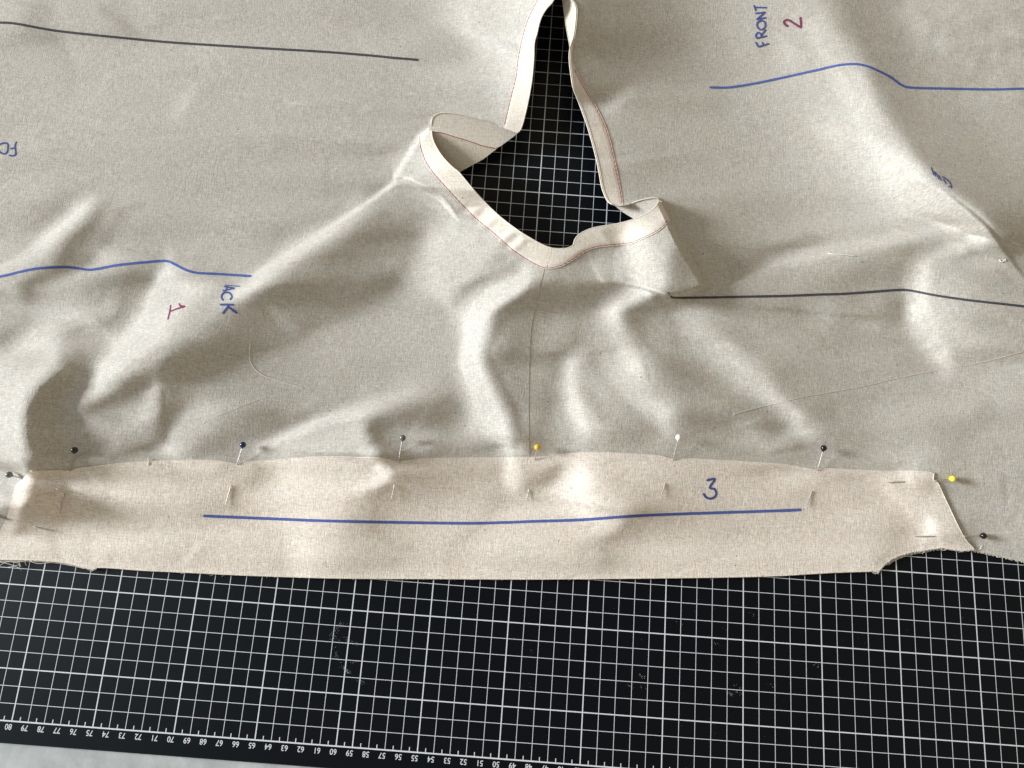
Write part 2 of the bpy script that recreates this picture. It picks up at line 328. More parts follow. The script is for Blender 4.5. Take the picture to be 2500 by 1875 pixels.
blob(1700, 430, 180, 60, 2); blob(1500, 400, 60, 12, 8); streak([(1520, 385), (1640, 378)], 5, 9); streak([(1520, 400), (1650, 402)], 8, -6); blob(1520, 340, 50, 12, -8)
# upper front panel
blob(1500, 60, 120, 60, -22); blob(1645, 70, 66, 56, -18); blob(1470, 160, 60, 40, -16); streak([(1490, 205), (1530, 182), (1590, 165)], 8, -8)
streak([(1485, 255), (1515, 238), (1550, 222)], 11, 24); blob(1600, 240, 80, 40, 4); blob(1440, 300, 30, 60, -6)
blob(2010, 70, 50, 60, 12); blob(1860, 120, 90, 60, 4)
streak([(1960, 40), (2020, 130), (2070, 220), (2125, 320), (2180, 410), (2250, 490), (2330, 555), (2400, 620)], 80, 22, 22)
streak([(2200, 420), (2270, 480), (2340, 540), (2400, 590)], 40, 12, 14)
streak([(2050, -60), (2075, 10), (2115, 90), (2150, 165), (2190, 250), (2240, 340), (2300, 415), (2380, 490), (2450, 560), (2540, 690)], 46, -44, 18)
blob(2110, 40, 40, 50, -14); blob(2250, 300, 60, 60, -10, 50); blob(2400, 420, 60, 50, -14, 45); blob(2470, 540, 50, 60, -16)
streak([(2190, 10), (2240, 90), (2300, 180)], 30, 10); blob(2400, 150, 90, 110, 8); blob(2350, 60, 30, 20, -5); blob(2430, 120, 20, 30, -6); blob(2300, 110, 20, 26, 6)
streak([(955, 440), (915, 470), (870, 502), (805, 545), (735, 588), (662, 634), (620, 662)], 14, -12, 14); streak([(972, 455), (930, 485), (885, 515), (820, 558), (750, 603), (680, 648)], 12, 22, 16)
# collar flap (lit side) and pouch
blob(1010, 390, 50, 45, 6); streak([(1470, 560), (1500, 600), (1505, 650), (1520, 700)], 20, -34, 6); blob(1560, 620, 34, 55, 34); streak([(1620, 560), (1630, 620), (1634, 690)], 12, 18)  # dark streak works the cast shadow beside the pouch into the relief
blob(1675, 640, 18, 45, -12); blob(1440, 590, 26, 16, 4)
# the pinned band
blob(30, 1335, 60, 30, -12); blob(112, 1215, 18, 42, -34, 10); streak([(88, 1170), (104, 1220), (98, 1270), (66, 1320)], 9, -22, 20); streak([(150, 1155), (150, 1240), (125, 1290)], 20, -10)
streak([(66, 1160), (52, 1210), (36, 1265), (15, 1310)], 10, 36, 12); blob(160, 1310, 40, 26, 8); blob(120, 1340, 60, 20, -6)
streak([(186, 1160), (176, 1210), (160, 1262)], 10, 14); blob(210, 1155, 16, 12, -10)
blob(517, 1133, 22, 12, 14); blob(560, 1152, 30, 12, -14); blob(632, 1152, 26, 30, -18); blob(594, 1138, 10, 8, 10); blob(572, 1200, 8, 18, -14)
blob(735, 1330, 36, 30, 17); blob(760, 1200, 80, 60, 5); blob(660, 1320, 60, 30, -5)
streak([(880, 1100), (915, 1140), (955, 1170)], 16, 22, 9); streak([(948, 1108), (970, 1140), (1010, 1160)], 10, -26, 16)
streak([(890, 1208), (925, 1196), (958, 1184)], 5, -18, 14); blob(925, 1240, 50, 30, -24); streak([(966, 1184), (985, 1198), (1000, 1218)], 8, -16, 5); blob(1010, 1195, 20, 16, 8)
blob(1120, 1150, 70, 30, -22); blob(1175, 1200, 34, 44, -30, 20); blob(1120, 1220, 60, 26, -6); blob(1080, 1302, 130, 32, -16); blob(960, 1290, 60, 40, -8)
blob(1245, 1145, 22, 36, 26); blob(1230, 1200, 16, 20, 8); blob(1340, 1150, 26, 36, -26, 20); blob(1300, 1140, 16, 20, -6)
blob(1420, 1165, 46, 52, 22); streak([(1410, 1245), (1470, 1250), (1530, 1252)], 20, 16); blob(1530, 1245, 22, 16, 12); blob(1490, 1175, 40, 30, -7, 30)
blob(1590, 1285, 46, 40, -26); streak([(1400, 1345), (1480, 1330), (1560, 1300)], 26, -16); blob(1700, 1320, 120, 30, -7); blob(1640, 1210, 16, 34, -14, -12); blob(1575, 1225, 30, 30, -6)
blob(1700, 1190, 30, 30, 5); blob(1895, 1148, 16, 12, 14); streak([(1905, 1165), (1960, 1200), (2000, 1190)], 14, -10); blob(2030, 1175, 30, 20, -5)
streak([(2110, 1160), (2165, 1195), (2215, 1245), (2255, 1300), (2290, 1335)], 16, 18, 14); streak([(2150, 1165), (2180, 1190)], 10, 16); streak([(2262, 1270), (2285, 1320)], 10, 18)
blob(2255, 1205, 26, 30, -10); streak([(2275, 1168), (2270, 1190)], 8, -12); streak([(2335, 1280), (2345, 1320)], 8, -10)
# pulls at each pin
for (x_, y_) in ((171, 1152), (579, 1133), (973, 1127), (1306, 1118), (1643, 1122), (1996, 1148)):
    blob(x_ - 14, y_ + 14, 9, 11, 8); blob(x_ + 12, y_ + 14, 9, 12, -12); blob(x_ - 4, y_ - 14, 20, 9, -6)
for _ in range(420):
    x_, y_ = rng.uniform(2130, 2520), rng.uniform(-40, 330)
    if x_ > 2150 + .6 * y_: s_ = rng.uniform(7, 20); blob(x_, y_, s_, s_ * rng.uniform(.5, 1), rng.normal() * 5, rng.uniform(0, 180))
for _ in range(900):
    x_, y_ = rng.uniform(-100, 2600), rng.uniform(-60, 1400); s_ = rng.uniform(8, 22)
    blob(x_, y_, s_, s_ * rng.uniform(.35, 1), rng.normal() * 2.8, rng.uniform(0, 180))
for _ in range(150):
    x_, y_, a_, l_ = rng.uniform(0, 2500), rng.uniform(0, 1380), rng.uniform(0, np.pi), rng.uniform(30, 90)
    streak([(x_, y_), (x_ + l_ * math.cos(a_) * .5, y_ + l_ * math.sin(a_) * .5 + 4), (x_ + l_ * math.cos(a_), y_ + l_ * math.sin(a_))], rng.uniform(2.5, 5), rng.normal() * 9, rng.uniform(5, 12))
# broad unevenness of the sheet
for _ in range(260):
    x_, y_ = rng.uniform(-100, 2600), rng.uniform(-60, 1380); s_ = rng.uniform(14, 46)
    blob(x_, y_, s_, s_ * rng.uniform(.35, 1), rng.normal() * 2.6, rng.uniform(0, 180))

def s2l(x):
    x = np.clip(x, 1, 255) / 255; return np.where(x < .04045, x / 12.92, ((x + .055) / 1.055) ** 2.4)
BASE = 166.0
# broad lie of the sheet: which areas lean to the window and which away from it
SCAN = [
 (-60, '0 175 60 168 185 172 310 172 435 172 685 172 935 168 1185 215 1330 225 1435 118 1560 125 1685 150 1810 178 1935 185 2030 150 2100 128 2185 160 2310 178 2500 170'),
 (60, '0 178 40 172 85 155 150 168 185 172 240 168 300 155 345 170 435 168 560 168 685 170 810 168 935 162 1030 172 1100 200 1185 222 1330 228 1435 118 1560 125 1640 140 1700 155 1810 175 1935 188 2010 195 2060 135 2150 128 2185 145 2230 175 2310 175 2435 168 2500 165'),
 (125, '0 152 60 148 110 145 160 140 175 165 240 162 300 160 380 165 450 168 500 178 560 168 625 165 700 165 800 165 900 168 985 165 1040 160 1120 165 1150 180 1180 205 1220 215 1320 220 1400 118 1450 125 1520 128 1600 122 1650 135 1720 158 1800 172 1880 180 1920 200 1960 190 2000 195 2060 190 2100 150 2130 130 2200 128 2240 150 2300 170 2400 165 2450 172 2500 165'),
 (190, '0 142 60 138 150 145 185 158 310 160 435 160 560 158 685 160 810 160 935 162 1060 175 1185 195 1300 222 1420 112 1500 118 1560 130 1685 142 1810 165 1935 190 2060 205 2110 195 2135 132 2185 128 2250 140 2310 155 2435 172 2500 170'),
 (255, '0 125 60 138 120 148 200 158 300 155 400 155 430 165 445 172 480 150 560 150 625 152 800 152 950 150 1050 155 1120 155 1200 170 1230 190 1280 205 1410 140 1440 142 1470 165 1490 175 1530 160 1600 152 1750 150 1800 165 1900 180 2000 195 2080 210 2130 205 2155 150 2190 128 2240 130 2330 145 2400 168 2450 170 2500 165'),
 (320, '0 150 60 160 185 155 310 158 435 150 560 155 685 155 810 155 935 152 1060 150 1185 168 1290 180 1420 135 1500 150 1560 152 1685 155 1810 160 1935 178 2020 205 2100 212 2170 190 2210 140 2310 128 2400 140 2435 155 2500 160'),
 (385, '0 158 60 155 300 152 625 152 935 155 980 190 1030 210 1080 215 1120 200 1300 160 1490 135 1505 150 1520 150 1600 140 1700 148 1800 158 1900 168 2000 190 2080 205 2150 220 2200 215 2230 190 2250 135 2300 128 2400 130 2460 145 2500 150'),
 (450, '0 152 60 152 185 150 310 155 435 152 560 150 685 152 810 152 935 155 1060 190 1185 190 1330 160 1500 138 1560 142 1685 150 1810 158 1935 170 2060 190 2185 222 2260 215 2320 135 2435 128 2500 135'),
 (515, '0 160 100 152 140 145 170 185 195 205 220 170 240 138 262 160 300 140 330 152 500 152 625 152 830 155 860 195 890 165 930 130 1000 130 1040 145 1080 175 1120 190 1160 180 1200 210 1400 180 1600 175 1630 140 1700 145 1800 142 1900 145 2000 165 2060 175 2150 195 2250 215 2350 215 2390 200 2410 130 2500 120'),
 (580, '0 158 60 160 110 205 140 190 185 135 240 140 310 152 435 155 560 155 685 158 740 200 770 215 830 165 880 130 935 122 990 140 1060 208 1185 205 1330 180 1435 165 1500 165 1530 220 1570 220 1640 170 1685 140 1810 145 1935 155 2060 172 2185 180 2310 168 2400 215 2440 180 2480 130 2500 130'),
 (640, '0 180 60 180 100 180 135 150 150 130 210 128 225 165 260 180 290 175 320 158 395 150 410 205 430 155 500 148 560 150 640 158 660 215 700 190 740 155 800 125 850 122 900 128 980 132 1010 165 1060 195 1120 195 1170 195 1200 170 1225 160 1245 200 1260 165 1300 185 1360 165 1400 130 1450 120 1490 125 1515 190 1560 210 1610 205 1640 135 1690 130 1710 125 1760 122 1820 128 1875 155 1920 160 1980 172 2060 170 2120 155 2200 150 2225 165 2260 190 2290 175 2340 150 2400 152 2440 150 2500 140'),
 (700, '0 190 20 190 60 150 120 175 185 172 240 150 310 138 360 160 395 235 430 225 500 195 560 165 615 235 650 170 685 138 810 128 935 128 990 175 1060 208 1120 195 1150 180 1185 205 1260 235 1300 140 1340 125 1435 128 1480 118 1530 180 1570 215 1620 210 1640 125 1700 128 1760 145 1810 160 1935 158 2060 145 2185 155 2240 208 2310 190 2435 160 2500 158'),
 (765, '0 150 60 165 100 175 150 190 200 175 235 165 250 145 290 138 320 165 360 210 390 225 430 205 470 180 530 165 560 140 600 130 625 125 680 128 760 135 830 148 900 155 960 160 1040 165 1090 165 1110 200 1140 235 1190 225 1205 150 1225 125 1250 122 1300 125 1360 125 1400 140 1440 155 1460 200 1500 215 1530 130 1560 122 1610 125 1640 160 1700 175 1780 158 1875 150 1930 140 1980 155 2020 170 2060 150 2150 142 2195 138 2215 190 2240 215 2300 205 2340 185 2400 170 2500 160'),
 (830, '0 150 20 150 60 205 110 205 150 170 185 165 260 160 300 200 330 240 370 225 420 175 470 135 560 118 650 122 700 130 760 150 810 160 935 165 1060 165 1120 190 1140 238 1180 225 1215 150 1260 130 1310 122 1400 135 1460 165 1500 195 1540 150 1600 126 1650 140 1685 170 1740 180 1810 155 1935 155 2060 145 2185 155 2240 195 2310 200 2435 178 2500 172'),
 (890, '0 200 60 205 120 195 150 150 180 135 220 150 245 165 260 230 280 235 310 195 340 180 380 160 400 128 450 128 520 140 600 155 625 160 700 158 800 162 900 162 1000 165 1080 172 1115 195 1125 240 1165 235 1190 170 1215 130 1260 135 1300 135 1360 155 1385 195 1400 200 1430 165 1500 190 1540 215 1560 205 1590 165 1625 135 1660 130 1700 150 1740 180 1800 190 1850 180 1890 158 1920 150 2000 152 2100 158 2200 155 2270 172 2310 200 2345 180 2400 180 2500 185'),
 (950, '0 240 30 240 65 215 100 135 185 138 210 200 235 235 270 190 310 145 350 150 385 200 400 150 435 145 500 165 560 162 685 158 810 162 935 170 990 180 1060 165 1100 160 1130 195 1160 228 1200 205 1230 142 1290 140 1340 150 1390 205 1435 172 1500 195 1560 198 1620 155 1685 132 1750 150 1810 182 1880 178 1920 150 2060 155 2185 162 2310 172 2435 180 2500 178'),
 (1005, '0 235 30 235 55 180 70 135 110 125 155 130 170 215 190 195 210 155 260 160 300 175 370 195 390 180 400 140 430 150 450 185 500 195 540 185 600 165 625 155 680 160 720 180 760 170 820 190 880 195 920 175 960 155 1020 140 1100 140 1130 165 1155 215 1180 225 1220 205 1240 180 1255 145 1290 150 1330 150 1370 175 1400 225 1430 205 1460 165 1520 170 1580 195 1620 210 1650 180 1680 150 1760 148 1810 150 1850 155 1880 150 1910 175 1940 195 1970 155 2010 140 2080 152 2150 170 2250 175 2380 172 2400 155 2440 170 2500 170'),
 (1050, '0 248 35 240 60 150 100 120 180 128 215 175 260 180 310 172 370 160 405 138 430 190 500 185 560 158 620 158 685 165 730 195 810 195 880 195 905 135 940 145 1000 170 1060 150 1110 160 1185 215 1240 205 1260 142 1310 142 1380 175 1435 215 1500 165 1560 145 1600 165 1625 198 1660 160 1685 145 1780 148 1830 168 1900 140 1940 185 2000 172 2060 158 2185 175 2310 162 2435 172 2500 172'),
 (1100, '0 245 40 240 55 180 70 130 120 125 170 130 190 150 220 175 260 170 300 165 350 165 380 180 400 205 430 195 480 165 540 155 600 170 640 195 700 205 780 200 860 200 910 190 930 140 960 128 1000 135 1020 160 1050 155 1070 135 1130 155 1200 155 1230 165 1245 215 1260 180 1290 155 1320 155 1360 175 1420 185 1480 170 1560 160 1620 165 1650 155 1720 160 1800 158 1875 160 1990 150 2030 155 2100 158 2180 175 2260 182 2320 160 2400 165 2500 168'),
 (1165, '0 200 40 225 60 240 75 200 90 140 130 122 150 135 165 185 200 190 300 195 400 198 430 185 500 190 540 190 580 185 625 165 660 185 700 215 780 208 850 200 920 205 950 225 965 160 1000 160 1050 145 1150 130 1200 145 1230 200 1250 215 1280 190 1310 150 1360 165 1375 215 1420 240 1450 200 1500 180 1600 172 1700 165 1800 165 1875 170 1920 195 1960 185 2050 180 2130 185 2190 200 2215 225 2240 195 2280 190 2310 180 2400 190 2500 185'),
 (1220, '0 230 10 230 60 205 90 140 120 125 160 130 185 185 310 205 435 200 520 185 560 178 600 190 685 210 740 215 810 210 870 185 935 158 1020 165 1060 175 1120 160 1185 142 1215 165 1270 190 1310 198 1400 235 1440 225 1500 195 1560 165 1620 148 1685 165 1810 178 1935 172 2060 168 2130 180 2185 195 2240 208 2310 195 2435 190 2500 190'),
 (1290, '0 200 15 170 40 180 60 150 90 130 120 145 150 185 200 200 300 205 400 200 500 192 625 200 700 218 760 222 820 205 860 180 900 165 1000 155 1100 160 1150 175 1200 190 1250 195 1350 200 1420 205 1480 215 1510 200 1530 160 1560 140 1640 145 1700 165 1800 175 1875 180 2000 180 2100 178 2200 185 2260 205 2280 235 2300 205 2340 190 2360 180 2500 190'),
 (1330, '0 135 60 138 90 150 120 175 160 205 240 215 310 212 435 198 560 192 685 205 740 222 810 205 870 185 935 175 1060 168 1120 185 1185 200 1310 200 1400 195 1450 185 1500 150 1560 143 1620 160 1685 175 1810 182 1935 185 2060 182 2185 190 2270 228 2310 205 2435 192 2500 190')]
CY = np.array([q[0] for q in SCAN], float)
LIE = []
for _, q in SCAN:
    q = [float(t) for t in q.split()]; LIE.append(np.interp(uu, q[0::2], q[1::2]))
LIE = np.array(LIE)
def morph(A, B, n, dx=8, reach=13, lam=26.0):
    """rows between two profiles, each fold of one led over to the matching fold of the other"""
    k = int(dx / ST); a = A[::k]; b = B[::k]; N = len(a); W = 2 * reach + 1
    ga = np.gradient(a); gb = np.gradient(b); D = np.full((N, W), 1e9); P = np.zeros((N, W), int)
    sh = np.arange(-reach, reach + 1); j = np.clip(np.arange(N)[:, None] + sh[None, :], 0, N - 1)
    C = (a[:, None] - b[j]) ** 2 + 9.0 * (ga[:, None] - gb[j]) ** 2 + lam * np.abs(sh)[None, :] * .35
    D[0] = C[0]
    for i in range(1, N):                   # the shift may drift by one or two steps at a time
        best = D[i - 1].copy(); arg = np.arange(W)
        for q in (-2, -1, 1, 2):
            c = np.full(W, 1e9)
            if q > 0: c[:-q] = D[i - 1][q:]
            else: c[-q:] = D[i - 1][:q]
            if q < -0: pass
            c = c + lam * abs(q) * 3.0
            m = c < best; best = np.where(m, c, best); arg = np.where(m, np.arange(W) + q, arg)
        D[i] = C[i] + best; P[i] = arg
    w_ = int(D[-1].argmin()); S_ = np.zeros(N)
    for i in range(N - 1, -1, -1): S_[i] = sh[w_]; w_ = P[i][w_]
    S_ = np.convolve(np.pad(S_, 3, mode='edge'), np.ones(7) / 7, 'valid'); x = np.arange(N, dtype=float); bx = np.interp(x + S_, x, b); out = []
    for t in np.arange(n) / n:
        xi = x + t * S_; o_ = np.maximum.accumulate(xi + np.arange(N) * 1e-6); t2 = t * t * (3 - 2 * t)
        out.append(np.interp(np.arange(len(A)) / k, o_, (1 - t2) * a + t2 * bx))
    return out
LF = np.zeros((NV, NU)); row_y = [V0] + list(CY) + [vv[-1]]; rowsP = [LIE[0]] + list(LIE) + [LIE[-1]]
for k_ in range(len(row_y) - 1):
    i0 = int(round((row_y[k_] - V0) / ST)); i1 = int(round((row_y[k_ + 1] - V0) / ST))
    if i1 <= i0: continue
    seg = morph(rowsP[k_], rowsP[k_ + 1], i1 - i0) if 0 < k_ < len(row_y) - 2 else [rowsP[k_]] * (i1 - i0)
    for q_, row_ in enumerate(seg): LF[i0 + q_] = row_
LF[i1:] = LIE[-1]
LF = LF - np.interp(VV, [1108, 1128], [0, 26])
def gauss(A, sig):
    p = int(3 * sig / ST) + 2; B = np.pad(A, p, mode='edge')
    fx = np.fft.fftfreq(B.shape[1], ST)[None, :]; fy = np.fft.fftfreq(B.shape[0], ST)[:, None]
    B = np.real(np.fft.ifft2(np.fft.fft2(B) * np.exp(-2 * (np.pi * sig) ** 2 * (fx ** 2 + fy ** 2)))); return B[p:-p, p:-p]
TOT = gauss(LF, 7.0) + (SH - gauss(SH, 26.0)) * .9
FLAT = s2l(BASE + 3 - 6 * np.clip(UU, 0, 2500) / 2500) / s2l(BASE)
AMB = .12; KEY = (s2l(BASE) - AMB) / math.sin(EL)
WANT = np.clip(s2l(np.clip(TOT, 118, 240)) / FLAT, .172, .90)
PX = 35.0
kx = 2 * np.pi * np.fft.fftfreq(NU * 2, ST / PX)[None, :]; ky = 2 * np.pi * np.fft.fftfreq(NV * 2, ST / PX)[:, None]
edge = np.vstack([[(-500, 1385)], cr(BAND_NOTCH_L[::-1], 8), cr(BAND_BOTTOM[::-1], 12), cr(BAND_NOTCH_R[::-1], 8)[1:], [(2380, 1342), (2500, 1373), (2750, 1425)]])
de, sde, _ = polydist(UU, VV, edge[::2])
below = VV > np.interp(UU, edge[:, 0], edge[:, 1])
wgt = np.clip(de / 330, 0, 1); wgt = wgt * wgt * (3 - 2 * wgt); wgt[below] = 0
w2 = np.clip(de / 60, 0, 1); w2 = w2 * w2 * (3 - 2 * w2); w2[below] = 0
def relief(L):
    """height (cm) whose slope towards the window gives each spot its share of light: least squares in the Fourier plane"""
    g = np.clip(np.tan(np.arcsin(np.clip((L - AMB) / KEY, .03, .96)) - EL), -.30, 1.15)
    gp = np.zeros((NV * 2, NU * 2)); gp[:NV, :NU] = g - g[100:430, 125:750].mean()
    H0 = np.real(np.fft.ifft2(-1j * kx * np.fft.fft2(gp) / (kx ** 2 + .015 * ky ** 2 + (2 * np.pi / 45.) ** 2)))[:NV, :NU]
    lf = gauss(H0, 90.0); hf = H0 - lf; lf = lf - lf[100:430, 125:750].min(); off = gauss(np.maximum(-hf, 0), 45.0) * 1.6 + .12
    H = .10 + (off + hf) * (.15 + .85 * w2) + lf * wgt
    return np.maximum(H, .06 + .03 * np.exp(np.clip(H, -1, .06)))
F0 = np.zeros((NV, NU))
def fold(pts, amps, side, r, D, taper=True):
    """a sheet rising sharply on one side of a line and settling back over a distance D"""
    
    P = cr(pts, 6); s = window(P, 3.2 * D); d, sd, t = polydist(UU[s], VV[s], P)
    Q = np.asarray(pts, float); L = np.r_[0, np.cumsum(np.linalg.norm(np.diff(Q, axis=0), axis=1))]; A = np.interp(t, L / L[-1], amps)
    q = np.clip((d * np.where(sd * side > 0, 1, -1) + 3) / (r + 3), 0, 1); sh = q * q * (3 - 2 * q)
    p = sh * np.exp(-(np.clip(d - r, 0, None) / D) ** 1.15)
    F0[s] += A * p
def inside(X, Y, poly):
    P = np.asarray(poly, float); r = np.zeros(X.shape, bool); n = len(P); j = n - 1
    for i in range(n):
        (xi, yi), (xj, yj) = P[i], P[j]
        if yi != yj: r ^= ((yi > Y) != (yj > Y)) & (X < (xj - xi) * (Y - yi) / (yj - yi) + xi)
        j = i
    return r
def flap(poly, height, soft=7.0):
    """a turned-over piece of the sheet standing proud of what lies under it"""
    P = cr(poly, 6, closed=True); s = window(P, 20); d, _, _ = polydist(UU[s], VV[s], np.vstack([P, P[:1]]))
    d = np.where(inside(UU[s], VV[s], P), d, -d); q = np.clip((d + 3) / (soft + 3), 0, 1); F0[s] += q * q * (3 - 2 * q) * height(UU[s], VV[s])
OUT_L = [(1056, 289), (1052.8, 307), (1030, 325), (1009, 354), (991, 383), (972.5, 412), (963, 430), (964, 441)]
def flap_l(X, Y):
    d, _, _ = polydist(X, Y, OUT_L); f = np.clip(1 - ((X - 1070) * .6 + (Y - 430) * .8) / 175, 0, 1)
    return (.42 + .95 * np.clip(d / 85, 0, 1.1)) * f * f * (3 - 2 * f)
flap(OUT_L + [(976, 437), (998, 443), (1027, 461), (1048, 470), (1070, 482), (1090, 505), (1120, 545), (1180, 640), (1300, 600), (1200, 470), (1240, 360), (1262, 332), (1180, 305), (1124, 290), (1088, 285), (1067, 286)], flap_l)
def flap_r(X, Y): return .30 + 1.25 * np.clip((X - 1498) / 125, 0, 1) ** 1.2 * np.clip((X - 1400) / 80, 0, 1) - .55 * np.clip((X - 1628) / 90, 0, 1) - .25 * np.clip((1520 - X) / 70, 0, 1)
flap([(1430, 600), (1440, 545), (1500, 508), (1560, 496), (1608, 487), (1617, 501), (1633, 535), (1653, 579), (1674, 613), (1699, 655), (1721, 698), (1702, 712), (1670, 721), (1641, 728), (1616, 723), (1562, 706), (1507, 695), (1471, 689), (1448, 655)], flap_r)
fold([(990, 436), (964, 445), (940, 463), (925, 474), (882, 503), (817, 546), (745, 591), (672, 637), (636, 659), (614, 675), (596, 690)],
     [.3, .45, .55, .6, .62, .6, .55, .5, .45, .3, .0], -1, 6, 95)
fold([(1650, 727), (1721, 707), (1779, 691), (1833, 669), (1887, 644), (1960, 612), (2010, 600)], [.1, .28, .4, .4, .28, .12, 0], 1, 9, 60)
fold([(2180, 300), (2242, 391), (2315, 463), (2380, 517), (2420, 555), (2456, 604), (2500, 665), (2560, 740)], [0, .25, .4, .55, .6, .55, .4, 0], 1, 14, 90)
fold([(405, 648), (430, 652), (455, 664), (490, 676)], [.0, .15, .12, 0], 1, 8, 30)
fold(SEAM[2:-1], [0, .02, .025, .025, .025, .025, .02, 0], 1, 3, 34)
fold([(150, 275), (250, 286), (320, 300)], [0, .05, 0], 1, 6, 30)

F0 = gauss(F0, 3.2)
FS = np.hypot(np.gradient(F0, ST / PX, axis=0), np.gradient(F0, ST / PX, axis=1)); KEEP = np.clip(1.3 - FS * 1.1, 0, 1)
KEEP = gauss(KEEP, 5.0)
ASK = WANT.copy()
for it in range(6):
    H = relief(ASK) + F0
    hx = np.gradient(H, ST / PX, axis=1); hy = -np.gradient(H, ST / PX, axis=0)
    SIM = AMB + KEY * np.clip((hx * math.cos(EL) + math.sin(EL)) / np.sqrt(1 + hx * hx + hy * hy), 0, 1)
    if it < 5: ASK = np.clip(ASK + .6 * (WANT - SIM) * KEEP, .15, 1.0)
H = np.maximum(H, .05)

def hz(u, v):
    x = np.clip((np.asarray(u, float) - U0) / ST, 0, NU - 1.001); y = np.clip((np.asarray(v, float) - V0) / ST, 0, NV - 1.001)
    i = x.astype(int); j = y.astype(int); a = x - i; b = y - j
    return H[j, i] * (1 - a) * (1 - b) + H[j, i + 1] * a * (1 - b) + H[j + 1, i] * (1 - a) * b + H[j + 1, i + 1] * a * b

def sdf(X, Y, poly):
    """signed distance, positive inside; exact only near the outline"""
    P = np.vstack([poly, poly[:1]]); out = np.full(X.shape, 400.0)
    for k in range(0, len(P) - 1, 12):
        q = P[k:k + 13]
        m = (X > q[:, 0].min() - 14) & (X < q[:, 0].max() + 14) & (Y > q[:, 1].min() - 14) & (Y < q[:, 1].max() + 14)
        if m.any():
            d, _, _ = polydist(X[m], Y[m], q); out[m] = np.minimum(out[m], d)
    return np.where(inside(X, Y, P[:-1]), out, -out)
def clip_mesh(X, Y, D, tri):
    """keep the part of each triangle where D > 0"""
    pos = D > 0; k = pos[tri].sum(1)
    keep = tri[k == 3]; verts = [np.stack([X, Y], 1)]; nv = len(X); new = []; ed = {}
    faces = keep.tolist()
    def cut(a, b):
        nonlocal nv
        key = (a, b) if a < b else (b, a)
        if key not in ed:
            t = D[a] / (D[a] - D[b]); new.append((X[a] + t * (X[b] - X[a]), Y[a] + t * (Y[b] - Y[a]))); ed[key] = nv; nv += 1
        return ed[key]
    for t in tri[(k == 1) | (k == 2)]:
        t = [int(x) for x in t]; p = [pos[x] for x in t]
        while not (p[0] and not p[2]): t = t[1:] + t[:1]; p = p[1:] + p[:1]
        if p[1]: faces.append([t[0], t[1], cut(t[1], t[2]), cut(t[2], t[0])])
        else: faces.append([t[0], cut(t[0], t[1]), cut(t[2], t[0])])
    V = np.vstack([verts[0]] + ([np.array(new)] if new else []))
    used = np.zeros(len(V), bool)
    for f in faces: used[f] = True
    idx = np.cumsum(used) - 1
    return V[used], [[int(idx[a]) for a in f] for f in faces]
def sheet(name, m, D, box, lift, parent, step=1, hfun=None):
    """grid part of the cloth inside D(X, Y) > 0"""
    a, b, c, d = box
    st = ST * step; xs = np.arange(a, b + st, st); ys = np.arange(c, d + st, st)
    X, Y = np.meshgrid(xs, ys); sh = X.shape; X = X.ravel(); Y = Y.ravel()
    DD = D(X, Y); idx = np.arange(len(X)).reshape(sh)
    q = np.stack([idx[:-1, :-1].ravel(), idx[1:, :-1].ravel(), idx[1:, 1:].ravel(), idx[:-1, 1:].ravel()], 1)
    tri = np.vstack([q[:, [0, 1, 2]], q[:, [0, 2, 3]]])
    tri = tri[(DD[tri] > 0).any(1)]
    V, F = clip_mesh(X, Y, DD, tri)
    z = (hfun or hz)(V[:, 0], V[:, 1]) + (lift(V[:, 0], V[:, 1]) if callable(lift) else lift)
    return mesh_obj(name, at(V[:, 0], V[:, 1], z), F, m, parent)
def ribbon(name, pts, wpx, m, parent, lift=.012, step=3.0, taper=False, hfun=None, jit=.06):
    pls = pts if isinstance(pts[0][0], (tuple, list)) else [pts]
    VV_, FF_ = [], []
    for pl in pls:
        P = cr(pl, step); T = np.gradient(P, axis=0); T /= np.linalg.norm(T, axis=1)[:, None] + 1e-9; N = np.stack([-T[:, 1], T[:, 0]], 1)
        hw = np.full(len(P), wpx / 2.) * (1 + rng.normal(0, jit, len(P)))
        # round ends
        P = np.vstack([P[0] - T[0] * wpx * .38, P, P[-1] + T[-1] * wpx * .38]); N = np.vstack([N[:1], N, N[-1:]]); hw = np.r_[wpx * .22, hw, wpx * .22]
        if taper: hw = hw * np.interp(np.linspace(0, 1, len(hw)), [0, .5, 1], [.6, 1, .5])
        b0 = len(VV_)
        for k in range(len(P)):
            for s in (-1, 0, 1): VV_.append(P[k] + N[k] * hw[k] * s)
        for k in range(len(P) - 1):
            i = b0 + 3 * k
            FF_ += [[i, i + 1, i + 4, i + 3], [i + 1, i + 2, i + 5, i + 4]]
    V = np.array(VV_); z = (hfun or hz)(V[:, 0], V[:, 1]) + lift
    return mesh_obj(name, at(V[:, 0], V[:, 1], z), FF_, m, parent)
